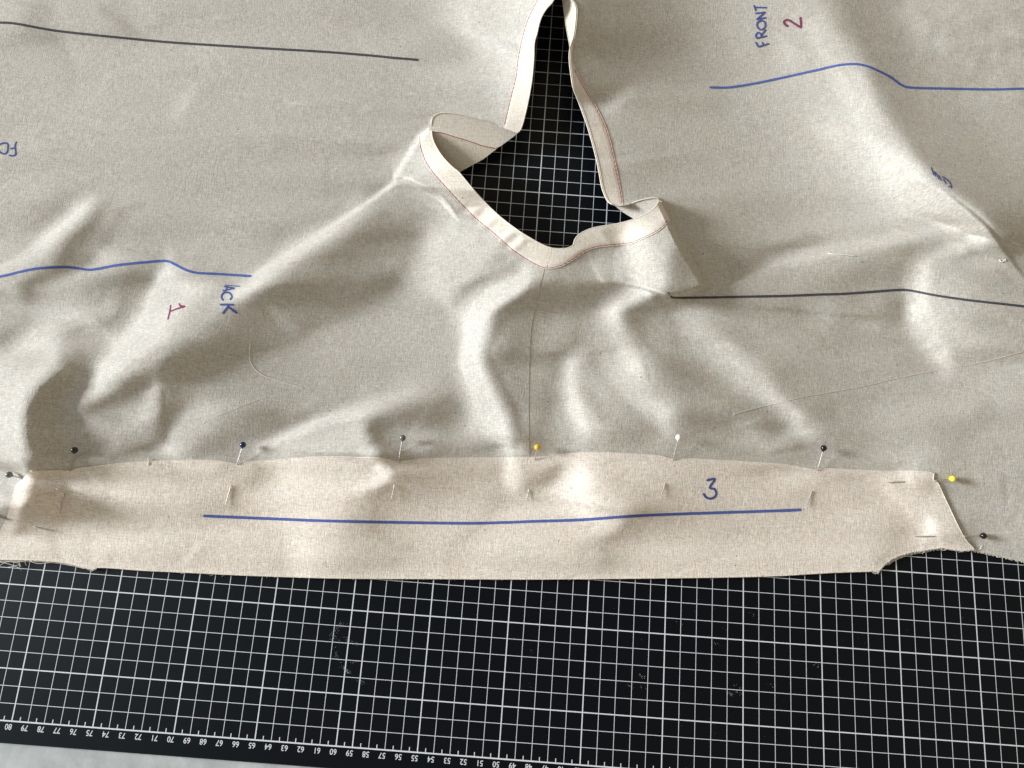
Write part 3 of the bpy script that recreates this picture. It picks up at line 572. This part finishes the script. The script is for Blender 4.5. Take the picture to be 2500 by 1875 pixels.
def tube_pts(P3, rad, sides=6, caps=True):
    P3 = np.asarray(P3, float); n = len(P3); T = np.gradient(P3, axis=0); T /= np.linalg.norm(T, axis=1)[:, None] + 1e-12
    up = np.array([0, 0, 1.]); A = np.cross(T, up); l = np.linalg.norm(A, axis=1)[:, None]; A = np.where(l < 1e-3, np.array([1., 0, 0]), A / (l + 1e-12)); B = np.cross(A, T)
    rad = np.broadcast_to(rad, (n,)); th = np.arange(sides) * 2 * np.pi / sides
    V = (P3[:, None] + rad[:, None, None] * (np.cos(th)[None, :, None] * A[:, None] + np.sin(th)[None, :, None] * B[:, None])).reshape(-1, 3)
    F = []
    for k in range(n - 1):
        for s in range(sides):
            a = k * sides + s; b = k * sides + (s + 1) % sides; F.append([a, b, b + sides, a + sides])
    if caps: F.append(list(range(sides))[::-1]); F.append([(n - 1) * sides + s for s in range(sides)])
    return V, F
class MB:
    def __init__(s): s.V = []; s.F = []; s.n = 0
    def add(s, V, F):
        s.V.append(np.asarray(V)); s.F += [[a + s.n for a in f] for f in F]; s.n += len(V)
    def build(s, name, m, parent=None, smooth=True): return mesh_obj(name, np.vstack(s.V), s.F, m, parent, smooth)
def edge_roll(name, pts, rpx, m, parent, lift=.02, hfun=None, step=6):
    """a turned cloth edge: a thin roll following an outline"""
    P = cr(pts, step); z = (hfun or hz)(P[:, 0], P[:, 1]) + lift
    V, F = tube_pts(at(P[:, 0], P[:, 1], z), rpx / 35.0, 8); return mesh_obj(name, V, F, m, parent)

# ------------------------------------------------------------------ table and cutting mat
def slab(name, x0, x1, y0, y1, z0, z1, m, rad=0.0, parent=None):
    pts = []
    for cx, cy, a0 in ((x1 - rad, y1 - rad, 0), (x0 + rad, y1 - rad, 90), (x0 + rad, y0 + rad, 180), (x1 - rad, y0 + rad, 270)):
        for k in range(7 if rad else 1):
            a = math.radians(a0 + 15 * k); pts.append((cx + rad * math.cos(a), cy + rad * math.sin(a)))
    n = len(pts); V = [(x, y, z0) for x, y in pts] + [(x, y, z1 - .04) for x, y in pts] + [(x + (.04 if x < (x0 + x1) / 2 else -.04), y + (.04 if y < (y0 + y1) / 2 else -.04), z1) for x, y in pts]
    F = [list(range(n))[::-1], list(range(2 * n, 3 * n))]
    for k in range(n):
        j = (k + 1) % n; F += [[k, j, n + j, n + k], [n + k, n + j, 2 * n + j, 2 * n + k]]
    return mesh_obj(name, V, F, m, parent, smooth=False)
tagit(slab('table_top', -75, 75, -30, 75, -4.3, -.3, M_STONE), kind='structure')
matr = empty('cutting_mat', label='black self healing cutting mat with white centimetre grid under the calico', cat='cutting mat')
slab('mat_sheet', -42.2, 51.3, -1.28, 61.3, -.3, 0, M_MAT, 1.0, matr)
def strip(mb, x0, y0, x1, y1, w_, z=.004):
    d = np.array([x1 - x0, y1 - y0], float); L = np.linalg.norm(d); n = np.array([-d[1], d[0]]) / L * w_ / 2
    P = [(x0 - n[0], y0 - n[1]), (x1 - n[0], y1 - n[1]), (x1 + n[0], y1 + n[1]), (x0 + n[0], y0 + n[1])]
    mb.add([(x, y, z) for x, y in P], [[0, 1, 2, 3]])
mbv, mbh, mbr = MB(), MB(), MB()
for n_ in range(0, 92):
    x = 50 - n_; thick = n_ % 5 == 0 or n_ == 59
    strip(mbv, x, .035, x, 60, .070 if thick else .036, .006)
for r_ in range(1, 61):
    strip(mbh, -41, r_, 50, r_, .070 if r_ % 5 == 3 else .036, .0035)
strip(mbr, -41, 0, 50, 0, .085, .0085)
for n_ in range(0, 91): strip(mbr, 49.5 - n_, .04, 49.5 - n_, .27, .055, .0085)
mbv.build('long_grid_lines', M_PRINT, matr, False); mbh.build('cross_grid_lines', M_PRINT, matr, False); mbr.build('ruler_scale', M_PRINT, matr, False)
DIG = {}
def digit_shape(txt):
    cu = bpy.data.curves.new('number', 'FONT'); cu.body = txt; cu.size = .47; cu.align_x = 'CENTER'; cu.align_y = 'CENTER'; cu.offset = .0045; cu.resolution_u = 4
    o = bpy.data.objects.new('number', cu); COL.objects.link(o)
    bpy.context.view_layer.update()
    me = bpy.data.meshes.new_from_object(o.evaluated_get(bpy.context.evaluated_depsgraph_get()))
    V = np.array([v.co[:] for v in me.vertices]); F = [list(p.vertices) for p in me.polygons]
    bpy.data.objects.remove(o); bpy.data.curves.remove(cu); bpy.data.meshes.remove(me)
    return V, F
for n_ in range(40, 86):
    V, F = digit_shape(str(n_)); V = V.copy()
    V[:, 0] = -V[:, 0] * .92; V[:, 1] = -V[:, 1]                      # the scale reads from the far side of the mat
    V = V + np.array([50 - n_ - .13, -.28 - .035, .0065]); mesh_obj('ruler_number', V, F, M_PRINT, matr, False)
# chalk smudges and crumbs lying on the mat
mbc = MB()
def fleck(x, y, s):
    k = rng.integers(4, 7); a = np.sort(rng.uniform(0, 2 * np.pi, k)); r_ = s * rng.uniform(.5, 1, k)
    V = [(x + r_[i] * math.cos(a[i]), y + r_[i] * math.sin(a[i]) * .7, .012) for i in range(k)]; mbc.add(V, [list(range(k))])
def smear(pts, n, spread, s):
    P = cr(pts, 4)
    for _ in range(n):
        q = P[rng.integers(len(P))]; w3 = at(q[0] + rng.normal(0, spread), q[1] + rng.normal(0, spread * .7), 0); fleck(w3[0], w3[1], s * rng.uniform(.4, 1.2))
smear([(835, 1524), (818, 1540), (812, 1560), (822, 1566)], 90, 5, .022); smear([(848, 1558), (855, 1568), (872, 1572)], 60, 4, .022)
smear([(818, 1590), (828, 1612), (838, 1628), (852, 1642)], 80, 3, .022); smear([(858, 1618), (872, 1614)], 26, 3, .02); smear([(875, 1660), (884, 1668)], 40, 4, .022); smear([(840, 1632), (850, 1641)], 50, 2, .03)
for (x_, y_, n2) in ((1567, 1652, 30), (1538, 1675, 14), (1572, 1680, 10), (1783, 1693, 26), (1801, 1692, 10), (1800, 1676, 8), (1995, 1625, 12), (1750, 1573, 10), (1770, 1535, 6), (1880, 1672, 8), (1298, 1588, 3), (1295, 1566, 2), (2110, 1578, 3), (1836, 1501, 6), (1408, 1577, 4), (1662, 1522, 5)):
    smear([(x_ - 5, y_ - 3), (x_ + 5, y_ + 3)], n2, 3.2, .024)
for _ in range(130):
    w3 = at(rng.uniform(1100, 2450), rng.uniform(1440, 1860), 0); fleck(w3[0], w3[1], rng.uniform(.006, .018))
o = mbc.build('chalk_dust', M_CHALK, matr, False); o['kind'] = 'stuff'

# ------------------------------------------------------------------ the calico garment
garment = empty('calico_garment', label='unbleached calico toile with a hemmed neck opening and pen markings', cat='garment')
outer = np.vstack([[(-440, -340), (3040, -340), (3040, 1480)], np.array(G_LOW), [(-440, 1390)]])
seam_u = cr(SEAM, 10); seam_l = np.array([(1362, -42), (1362, -700)], float)
def seam_side(X, Y):                        # > 0 on the front (right) panel
    xs = np.interp(Y, [-700, -42, 604] + [p[1] for p in SEAM[1:]], [1362, 1362, 1343] + [p[0] for p in SEAM[1:]])
    return X - xs
d_outer = lambda X, Y: sdf(X, Y, outer)
def panel(side):
    def D(X, Y):
        d = np.minimum(sdf(X, Y, outer), -sdf(X, Y, hole)); s = seam_side(X, Y) * side
        mid = (Y > -42) & (Y < 604)
        return np.minimum(d, np.where(mid, np.where(s > 0, 400, s), s))
    return D
sheet('back_panel', M_BACK, panel(-1), (-440, 1380, -340, 1400), 0.0, garment)
sheet('front_panel', M_FRONT, panel(1), (1280, 3040, -340, 1480), -.015, garment)
# neck hem strips
ST_L = [(1330, -42), (1312, 0), (1291, 43), (1276, 90), (1265, 145), (1260, 188), (1247, 239), (1231, 307)]
ST_F = [(1025, 330), (1025, 345), (1028, 362), (1038, 391), (1059, 423), (1088, 456), (1124, 495), (1164, 535), (1208, 571), (1247, 606), (1269, 622), (1305, 644), (1334, 654), (1367, 649),
        (1396, 634), (1402, 630), (1431, 610), (1468, 600), (1511, 596), (1547, 590), (1583, 574), (1609, 560), (1633, 535)]
ST_R = [(1402, 169), (1419, 202), (1444, 245), (1465, 283), (1482, 325), (1495, 375), (1505.6, 426), (1514, 468), (1519, 500)]
def shift(pts, d):
    P = cr(pts, 6); T = np.gradient(P, axis=0); T /= np.linalg.norm(T, axis=1)[:, None]; return P + np.stack([-T[:, 1], T[:, 0]], 1) * d
hem_l = np.vstack([cr(HOLE_L, 6), [(1262, 325)], [(1250, 320), (1229, 313)], shift(ST_L, 3)[::-1]])
hem_f = np.vstack([cr(L_EDGE, 5), cr(B_EDGE, 6), cr(R_EDGE2, 5), [(1617, 501), (1625, 518), (1636, 538)], shift(ST_F, 3)[::-1], [(1028, 327), (1040, 316)]])
hem_r = np.vstack([cr(R_EDGE, 6)[:-10], [(1406, 30), (1407, 60), (1404, 90), (1398, 120), (1397, 150)], shift(ST_R, -3), [(1516, 503)]])
def hlift(X, Y): return np.full(np.shape(X), .035)
def lift_st(st):
    def f(X, Y):
        d, _, _ = polydist(X, Y, cr(st, 12)); return .01 + .035 * np.clip(d / 7, 0, 1) ** .7
    return f
sheet('neck_hem', M_HEM, lambda X, Y: sdf(X, Y, hem_l), (1200, 1400, -60, 340), lift_st(ST_L), garment, .5)
sheet('neck_hem', M_HEM, lambda X, Y: sdf(X, Y, hem_f), (1000, 1660, 280, 680), lift_st(ST_F), garment, .5)
sheet('neck_hem', M_HEM, lambda X, Y: sdf(X, Y, hem_r), (1360, 1540, -60, 530), lift_st(ST_R), garment, .5)
edge_roll('hem_edge', HOLE_L, 1.5, M_HEM, garment, .02); edge_roll('hem_edge', L_EDGE + B_EDGE[1:] + R_EDGE2[1:], 1.5, M_HEM, garment, .02)
edge_roll('hem_edge', R_EDGE, 1.6, M_HEM, garment, .03)
edge_roll('hem_edge', [(x + 3.2, y + (.5 if i < 6 else 0)) for i, (x, y) in enumerate(R_EDGE[:17])], 1.0, M_HEM, garment, .05)
# hem across the back of the turned neck edge, seen from inside
def idw(ctrl, off_z=0.0):
    C = np.array(ctrl, float); cx, cy = C[:, 0].mean(), C[:, 1].mean()
    def B(X, Y):
        x = (X - cx) / 60; y = (Y - cy) / 60; return np.stack([np.ones_like(x), x, y, x * x, x * y, y * y], -1)
    k = np.linalg.solve(B(C[:, 0], C[:, 1]).T @ B(C[:, 0], C[:, 1]) + .02 * np.eye(6), B(C[:, 0], C[:, 1]).T @ C[:, 2])
    return lambda X, Y: np.clip(off_z + B(np.asarray(X, float), np.asarray(Y, float)) @ k, .05, 6)
hin = idw([(1056, 285, 1.75), (1088, 275, 1.75), (1124, 280, 1.65), (1179, 295, 1.45), (1229, 313, 1.15), (1264, 325, .95), (1245, 338, .8), (1200, 373, .62), (1150, 405, .55), (1121, 421, .55),
           (1070, 330, 1.05), (1100, 345, .95), (1140, 352, .95), (1180, 345, .98), (1065, 375, .8), (1050, 345, 1.0), (1110, 390, .7), (1160, 380, .72)], float(hz(1150, 268)) - .75)
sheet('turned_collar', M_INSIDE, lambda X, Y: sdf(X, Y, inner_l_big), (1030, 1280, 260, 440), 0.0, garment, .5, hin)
ST_IN = [(1048, 323), (1063, 322.5), (1081, 325), (1106, 333), (1143, 344), (1179, 356), (1210, 362)]
band_in = np.vstack([cr(T_EDGE, 5)[1:-4], [(1048, 312)], shift(ST_IN, -0.5)[:], [(1222, 357), (1264, 326)]])
sheet('turned_hem', M_HEM, lambda X, Y: sdf(X, Y, band_in), (1030, 1280, 260, 380), .03, garment, .5, hin)
edge_roll('hem_edge', T_EDGE, 1.5, M_HEM, garment, .03, hin)
hin_r = idw([(1498, 500, .75), (1516, 503, .95), (1559, 490, 1.35), (1588, 483, 1.55), (1608, 485, 1.65), (1519, 517, .4), (1548, 535, .55), (1581, 521, .9), (1602, 503, 1.3), (1560, 510, .95)], float(hz(1560, 474)) - .55)
sheet('turned_collar', M_HEM, lambda X, Y: sdf(X, Y, np.vstack([cr(R_TOP, 5), cr(R_INB, 5), [(1575, 535), (1600, 518), (1616, 492)]])), (1480, 1630, 470, 550), 0.0, garment, .5, hin_r)
edge_roll('hem_edge', R_TOP, 1.5, M_HEM, garment, .02, hin_r)
hin_t = idw([(1362, -42, .5), (1373, 0, .12), (1379, 42, .1), (1390, 106, .35), (1385, 20, .1), (1388, 60, .15), (1406, 42, .8), (1406, 20, .8), (1399, 4, .8), (1401, 84, .75), (1392, 118, .7)], float(hz(1420, 60)) - .75)
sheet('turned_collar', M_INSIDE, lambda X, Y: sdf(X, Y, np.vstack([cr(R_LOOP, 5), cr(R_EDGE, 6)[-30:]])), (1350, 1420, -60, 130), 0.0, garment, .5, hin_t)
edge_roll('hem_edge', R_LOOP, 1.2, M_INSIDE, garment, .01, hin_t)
# red running stitches
def stitches(pts, hf=None, lift=.03, pitch=11.0, wob=.5):
    P = cr(pts, 1.0); mb = MB(); L = np.r_[0, np.cumsum(np.linalg.norm(np.diff(P, axis=0), axis=1))]; s = 0
    T = np.gradient(P, axis=0); T /= np.linalg.norm(T, axis=1)[:, None]
    while s + pitch < L[-1]:
        q = np.linspace(s, s + pitch * .93, 6); x = np.interp(q, L, P[:, 0]); y = np.interp(q, L, P[:, 1]); tx = np.interp(q, L, T[:, 0]); ty = np.interp(q, L, T[:, 1])
        sl = np.linspace(-1, 1, 6) * .9 * wob; x = x - ty * sl; y = y + tx * sl
        z = (hf or hz)(x, y) + lift + .016 * np.sin(np.linspace(0, np.pi, 6))
        mb.add(*tube_pts(at(x, y, z), .021, 5)); s += pitch
    o = mb.build('stitching', M_RED, garment); return o
stitches(ST_L, lift=.012); stitches(ST_F, lift=.012); stitches(ST_R, lift=.012); stitches(ST_IN, hin, .03)
# pressed seam line down from the neck
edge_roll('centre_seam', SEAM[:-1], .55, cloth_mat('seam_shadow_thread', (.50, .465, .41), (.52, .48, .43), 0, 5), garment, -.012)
edge_roll('centre_seam', [(1346, 606), (1341, 628), (1334, 652)], .5, M_HEM, garment, .04)

# pen lines and handwriting
LINE = [
 ('black_pen_line', M_BLACK, 5.6, [(-120, 52), (0, 55), (20, 55.5), (47, 59), (95, 68), (145, 76), (235, 86), (326, 95), (400, 102), (470, 107), (615, 116), (700, 121), (800, 127), (900, 135), (960, 141), (1020, 146)]),
 ('blue_pen_line', M_BLUE2, 6.0, [(-120, 694), (0, 675), (47, 664), (94, 655), (159, 652), (190, 655), (217, 658.5), (240, 656), (289, 647), (362, 639.5), (405, 637), (427, 645), (452, 658), (481, 666), (535, 669), (612, 674)]),
 ('blue_pen_line', M_BLUE2, 5.2, [(1734, 213), (1780, 213), (1845, 203), (1917, 188), (1989, 172), (2044, 159.5), (2087, 156), (2116, 161), (2145, 173), (2174, 188), (2199, 206), (2224, 213.5), (2315, 216), (2423, 218), (2500, 216), (2640, 214)]),
 ('black_pen_line', M_BLACK, 5.4, [(1632, 715), (1638, 723), (1652, 727), (1742, 726), (1830, 724), (1923, 722), (2000, 719), (2062, 717), (2134, 712), (2188, 708), (2221, 709), (2279, 720), (2351, 731), (2430, 740), (2500, 748), (2640, 768)])]
for nm, m_, w_, pl in LINE: ribbon(nm, pl, w_, m_, garment, .014, 4, jit=.03)
def zz(ox, oy, s, strokes): return [[(ox + x * s, oy + y * s) for x, y in st] for st in strokes]
def write(name, strokes, w_, m_, parent=garment, lift=.016, hf=None): ribbon(name, strokes, w_, m_, parent, lift, 1.6, hfun=hf, jit=.07)
Z = .1261
write('letter_T', zz(1820, 0, Z, [[(165, 105), (195, 200)], [(180, 140), (400, 147)]]), 3.6, M_BLUE)
write('letter_N', zz(1820, 0, Z, [[(200, 255), (375, 238)], [(375, 238), (220, 375)], [(220, 375), (390, 342)]]), 3.8, M_BLUE)
write('letter_O', zz(1820, 0, Z, [[(330, 398), (270, 410), (225, 450), (228, 510), (260, 560), (310, 570), (365, 540), (385, 480), (372, 425), (330, 398)]]), 3.8, M_BLUE)
write('letter_R', zz(1820, 0, Z, [[(220, 740), (402, 695)], [(218, 740), (200, 680), (240, 630), (290, 650), (305, 715)], [(300, 690), (385, 580)]]), 3.8, M_BLUE)
write('letter_F', zz(1820, 0, Z, [[(255, 905), (445, 845)], [(250, 905), (198, 818)], [(350, 875), (325, 822)]]), 3.8, M_BLUE)
write('numeral_2', zz(1820, 0, Z, [[(812, 505), (765, 470), (745, 425), (780, 385), (840, 390), (900, 425), (1000, 490), (1065, 528)], [(1068, 530), (1072, 450), (1060, 340)]]), 5.2, M_PLUM)
Z = .1576
write('letter_B', zz(400, 680, Z, [[(950, 102), (1060, 112), (1180, 120)]]), 2.2, M_BLUE)
write('letter_A', zz(400, 680, Z, [[(915, 190), (1090, 150)], [(940, 122), (1090, 148)], [(968, 170), (975, 128)]]), 3.6, M_BLUE)
write('letter_C', zz(400, 680, Z, [[(918, 335), (893, 285), (920, 228), (975, 212), (1030, 232), (1055, 280), (1030, 325)]]), 4.4, M_BLUE)
write('letter_K', zz(400, 680, Z, [[(880, 402), (1070, 405)], [(918, 535), (990, 440)], [(990, 430), (1125, 530)]]), 5.2, M_BLUE)
write('numeral_1', zz(400, 680, Z, [[(105, 415), (92, 510), (62, 630)], [(95, 510), (200, 470), (320, 432)], [(235, 390), (275, 425), (325, 430)], [(240, 400), (270, 445), (310, 440)]]), 3.8, M_PLUM)
Z = .0788
write('letter_F', zz(0, 320, Z, [[(508, 335), (472, 420), (465, 520), (480, 620), (483, 710), (450, 748), (380, 765), (285, 745)], [(465, 522), (400, 527), (330, 545)]]), 3.7, M_BLUE)
write('letter_O', zz(0, 320, Z, [[(-160, 560), (-120, 470), (-20, 418), (60, 380), (150, 367), (222, 385), (248, 440), (240, 540), (228, 620), (180, 688), (110, 703), (30, 670), (-60, 610), (-160, 560)]]), 4.0, M_BLUE)
Z = .105
write('letter', zz(2250, 380, Z, [[(228, 280), (255, 360), (280, 445)]]), 3.0, M_BLUE)
write('letter', zz(2250, 380, Z, [[(302, 368), (325, 480)], [(302, 368), (350, 430), (405, 545)]]), 2.2, M_BLUE)
write('letter', zz(2250, 380, Z, [[(402, 452), (460, 578)]]), 2.2, M_BLUE)
write('letter', zz(2250, 380, Z, [[(480, 488), (560, 530), (640, 600), (690, 690), (690, 752)], [(512, 542), (565, 650)], [(690, 720), (625, 712)]]), 2.8, M_BLUE)

# ------------------------------------------------------------------ the cream band pinned along the bottom
band = empty('cotton_band', label='cream cotton band numbered 3 pinned along the lower edge of the calico', cat='fabric band')
def blift(X, Y):
    d, _, _ = polydist(X, Y, cr(BAND_TOP, 20)); return .07 + .05 * np.clip(d / 30, 0, 1)
def bz(u, v):
    u = np.asarray(u, float); v = np.asarray(v, float); return hz(u, v) + blift(u, v)
sheet('band_cloth', M_BAND, lambda X, Y: sdf(X, Y, band_poly), (-60, 2420, 1090, 1430), blift, band)
edge_roll('band_fold', BAND_BOTTOM, 1.6, M_BAND, band, -.03, bz); edge_roll('raw_edge', BAND_RIGHT, .8, M_BAND, band, 0, bz)
edge_roll('band_fold', BAND_TOP, .9, M_BAND, band, -.02, bz)
ribbon('blue_pen_line', [(498, 1259.5), (601, 1264), (700, 1268), (790, 1271.5), (948, 1275), (1138, 1277.5), (1233, 1275.5), (1300, 1273), (1420, 1269), (1531, 1261), (1641, 1255.5), (1900, 1247), (1954, 1244.5)], 7.0, M_BLUE2, band, .014, 4, hfun=bz, jit=.03)
write('numeral_3', [[(1727, 1172.5), (1745, 1169.5), (1733, 1190), (1744, 1194), (1748.5, 1204), (1745, 1213), (1734, 1217.5), (1724, 1214), (1718, 1206)]], 5.6, M_BLUE, band, .016, bz)
# frayed raw edges
def fray(path, n, ln, m_, parent, hf, out, name='frayed_threads', r0=.012, spread=.6, z0=.0):
    P = cr(path, 3); T = np.gradient(P, axis=0); T /= np.linalg.norm(T, axis=1)[:, None]; N = np.stack([-T[:, 1], T[:, 0]], 1) * out; mb = MB()
    for _ in range(n):
        k = rng.integers(len(P)); l = ln * rng.uniform(.3, 1.25); a = rng.normal(0, spread); d = N[k] * math.cos(a) + T[k] * math.sin(a); b = T[k] * rng.normal(0, .45)
        s = np.linspace(0, 1, 5)[:, None]; q = P[k] - N[k] * 2 + d * l * s + b * l * s * s
        z = np.maximum(hf(q[:, 0], q[:, 1]), .02) + z0 + rng.uniform(-.04, .06); z = z * (1 - s[:, 0]) + np.maximum(z * .6, .02) * s[:, 0]
        mb.add(*tube_pts(at(q[:, 0], q[:, 1], z), r0 * rng.uniform(.6, 1.2), 3))
    o = mb.build(name, m_, parent); o['kind'] = 'stuff'; return o
fray(BAND_NOTCH_R, 220, 9, M_FIBRE, band, bz, 1); fray(BAND_NOTCH_L, 200, 8, M_FIBRE, band, bz, 1)
fray(BAND_BOTTOM, 800, 5.5, M_FIBRE, band, bz, 1, 'edge_fuzz', .006, .8)
fray([(2600, 1392), (2500, 1373), (2470, 1366), (2430, 1357), (2400, 1350), (2375, 1345)], 130, 10, M_FIBRE, garment, hz, 1)
fray([(2296, 1341), (2268, 1345), (2222, 1354), (2190, 1365), (2168, 1378)], 90, 9, M_FIBRE, garment, hz, 1)
mb = MB()
for pl in ([(0, 1372), (25, 1378), (45, 1386), (52, 1392)], [(30, 1372), (48, 1376), (46, 1388)], [(60, 1370), (64, 1380)], [(46, 1370), (51, 1384)], [(0, 1380), (20, 1371), (60, 1371)], [(75, 1371), (95, 1376), (130, 1373), (150, 1375)],
           [(2380, 1342), (2392, 1341), (2396, 1332)], [(2296, 1340), (2303, 1344), (2312, 1340), (2306, 1336)], [(20, 1385), (50, 1378)], [(215, 1389), (224, 1394), (236, 1389)], [(2128, 1396), (2138, 1401), (2142, 1393)], [(2139, 1398), (2146, 1402)]):
    P = cr(pl, 3); mb.add(*tube_pts(at(P[:, 0], P[:, 1], np.maximum(hz(P[:, 0], P[:, 1]), .03) + .06), .014, 5))
o = mb.build('loose_edge_threads', M_WHITE_THREAD, band); o['kind'] = 'stuff'

# ------------------------------------------------------------------ loose threads lying on the cloth
def thread(pts, rad, label, lift=.03, m_=M_WHITE_THREAD, hf=hz):
    P = cr(pts, 4); z = hf(P[:, 0], P[:, 1]) + lift; V, F = tube_pts(at(P[:, 0], P[:, 1], z), rad, 6)
    o = mesh_obj('loose_thread', V, F, m_); tagit(o, label, 'thread', 'loose threads on the calico'); return o
thread([(611, 838), (609, 862), (611, 882), (620, 898), (634, 911), (655, 922), (690, 933), (720, 942), (741, 948)], .017, 'long fine white thread curling like a hook on the back panel')
thread([(2022, 618), (2032, 620), (2060, 622), (2090, 625)], .026, 'short thick white thread lying under the right shoulder fold')
thread([(1790, 1012), (1838, 999), (1880, 988), (1960, 970), (2010, 961), (2100, 945), (2200, 922), (2300, 903), (2400, 884), (2500, 858)], .013, 'very long pale thread running slantwise across the front panel', .004, M_FIBRE)
thread([(495, 1032), (540, 1012), (590, 992), (630, 977)], .011, 'faint straight thread slanting above the navy headed pin', .006, M_FIBRE)
thread([(2440, 634), (2446, 640), (2456, 632), (2454, 638)], .03, 'tiny white lint knot beside the big right hand fold', .02)
thread([(361, 1118), (363, 1128), (360, 1136), (366, 1131)], .016, 'short curled thread end at the band edge left of the navy pin', .03, M_WHITE_THREAD, bz)

# ------------------------------------------------------------------ pins
def sphere(c, r_, sq=1.0):
    V = []; F = []; nl, ns = 12, 18
    for i in range(nl + 1):
        a = math.pi * i / nl
        for j in range(ns):
            b = 2 * math.pi * j / ns; V.append((c[0] + r_ * math.sin(a) * math.cos(b), c[1] + r_ * math.sin(a) * math.sin(b), c[2] + r_ * math.cos(a) * sq))
    for i in range(nl):
        for j in range(ns): k = (j + 1) % ns; F.append([i * ns + j, (i + 1) * ns + j, (i + 1) * ns + k, i * ns + k])
    return V, F
PINS = [
 ((22, 1159), (54, 1168), (139, 1194), (180, 1204), (.16, .165, .17), 'grey headed pin at the far left edge of the band', .60),
 ((182, 1099), (170, 1149), (157, 1207), (146, 1257), (.006, .006, .008), 'black headed pin at the left, upright beside the grey headed one', .55),
 ((-26, 1257), (19, 1268), (83, 1286), (132, 1298), (.16, .165, .17), 'pin with its head out of the picture at the lower left corner of the band', .30),
 ((593, 1086), (579, 1133), (564, 1186), (548, 1241), (.010, .028, .10), 'navy headed pin near the left end of the blue line', .55),
 ((983, 1069), (973, 1128), (963, 1185), (954, 1228), (.15, .15, .155), 'grey headed upright pin left of the centre seam', .65),
 ((1312, 1092), (1306, 1121), (1291, 1196), (1286, 1223), (.80, .50, .035), 'amber yellow headed pin just right of the centre seam', .5),
 ((1657, 1068), (1643, 1122), (1624, 1182), (1611, 1219), (.85, .85, .83), 'white headed pin above the numeral 3', .6),
 ((2011, 1094), (1996, 1148), (1983, 1200), (1966, 1242), (.006, .006, .008), 'black headed upright pin near the right end of the blue line', .6),
 ((2326, 1169), (2281, 1173), (2206, 1176), (2163, 1178), (.86, .84, .06), 'lemon yellow headed pin lying flat at the upper right corner of the band', .32),
 ((2401, 1308), (2353, 1309), (2280, 1309), (2228, 1310), (.006, .006, .008), 'black headed pin lying flat at the lower right corner of the band', .32)]
HEADM = {}
for hd, en, re_, tip, colr, lab, lift in PINS:
    r_ = .205; base_z = float(hz(*hd)) + r_ + (lift - .25)
    root = empty('dressmaking_pin', label=lab, cat='pin', group='ball headed pins holding the band')
    c = at(hd[0], hd[1], base_z); p0 = at(en[0], en[1], float(bz(*en)) + .03); pr = at(re_[0], re_[1], float(bz(*re_)) - .02)
    d = (p0 - c) / np.linalg.norm(p0 - c)
    mid = at((en[0] + re_[0]) / 2, (en[1] + re_[1]) / 2, (float(bz(*en)) + float(bz(*re_))) / 2 - .16)
    def over(p, q, z0, z1, hf, n=7):
        t = np.linspace(0, 1, n); x = p[0] + (q[0] - p[0]) * t; y = p[1] + (q[1] - p[1]) * t
        return list(at(x, y, np.maximum(z0 + (z1 - z0) * t, hf(x, y) + .045)))
    ze = float(bz(*en)); zr = float(bz(*re_))
    P = [c + d * (r_ * .6)] + over((hd[0] * .9 + en[0] * .1, hd[1] * .9 + en[1] * .1), en, base_z * .9 + ze * .1, ze + .05, hz, 5)
    for q_ in (.08, .25, .5, .75, .92): x_ = en[0] + (re_[0] - en[0]) * q_; y_ = en[1] + (re_[1] - en[1]) * q_; P.append(at(x_, y_, float(hz(x_, y_)) - .03))
    P += over(re_, tip, zr + .03, float(bz(*tip)) + .14, bz, 7)
    rr = np.full(len(P), .031); rr[-2] = .022; rr[-1] = .006
    V, F = tube_pts(P, rr, 8); mesh_obj('pin_shaft', V - c, F, M_STEEL, root)
    key = colr
    if key not in HEADM: HEADM[key] = simple('pin_head_plastic', colr, .22, .5, 0, .3)
    V, F = sphere((0, 0, 0), r_); mesh_obj('pin_head', V, F, HEADM[key], root)
    V, F = tube_pts([d * (r_ * .8), d * (r_ + .05)], [.075, .05], 10); mesh_obj('pin_collar', V, F, HEADM[key], root)
    root.location = c * S
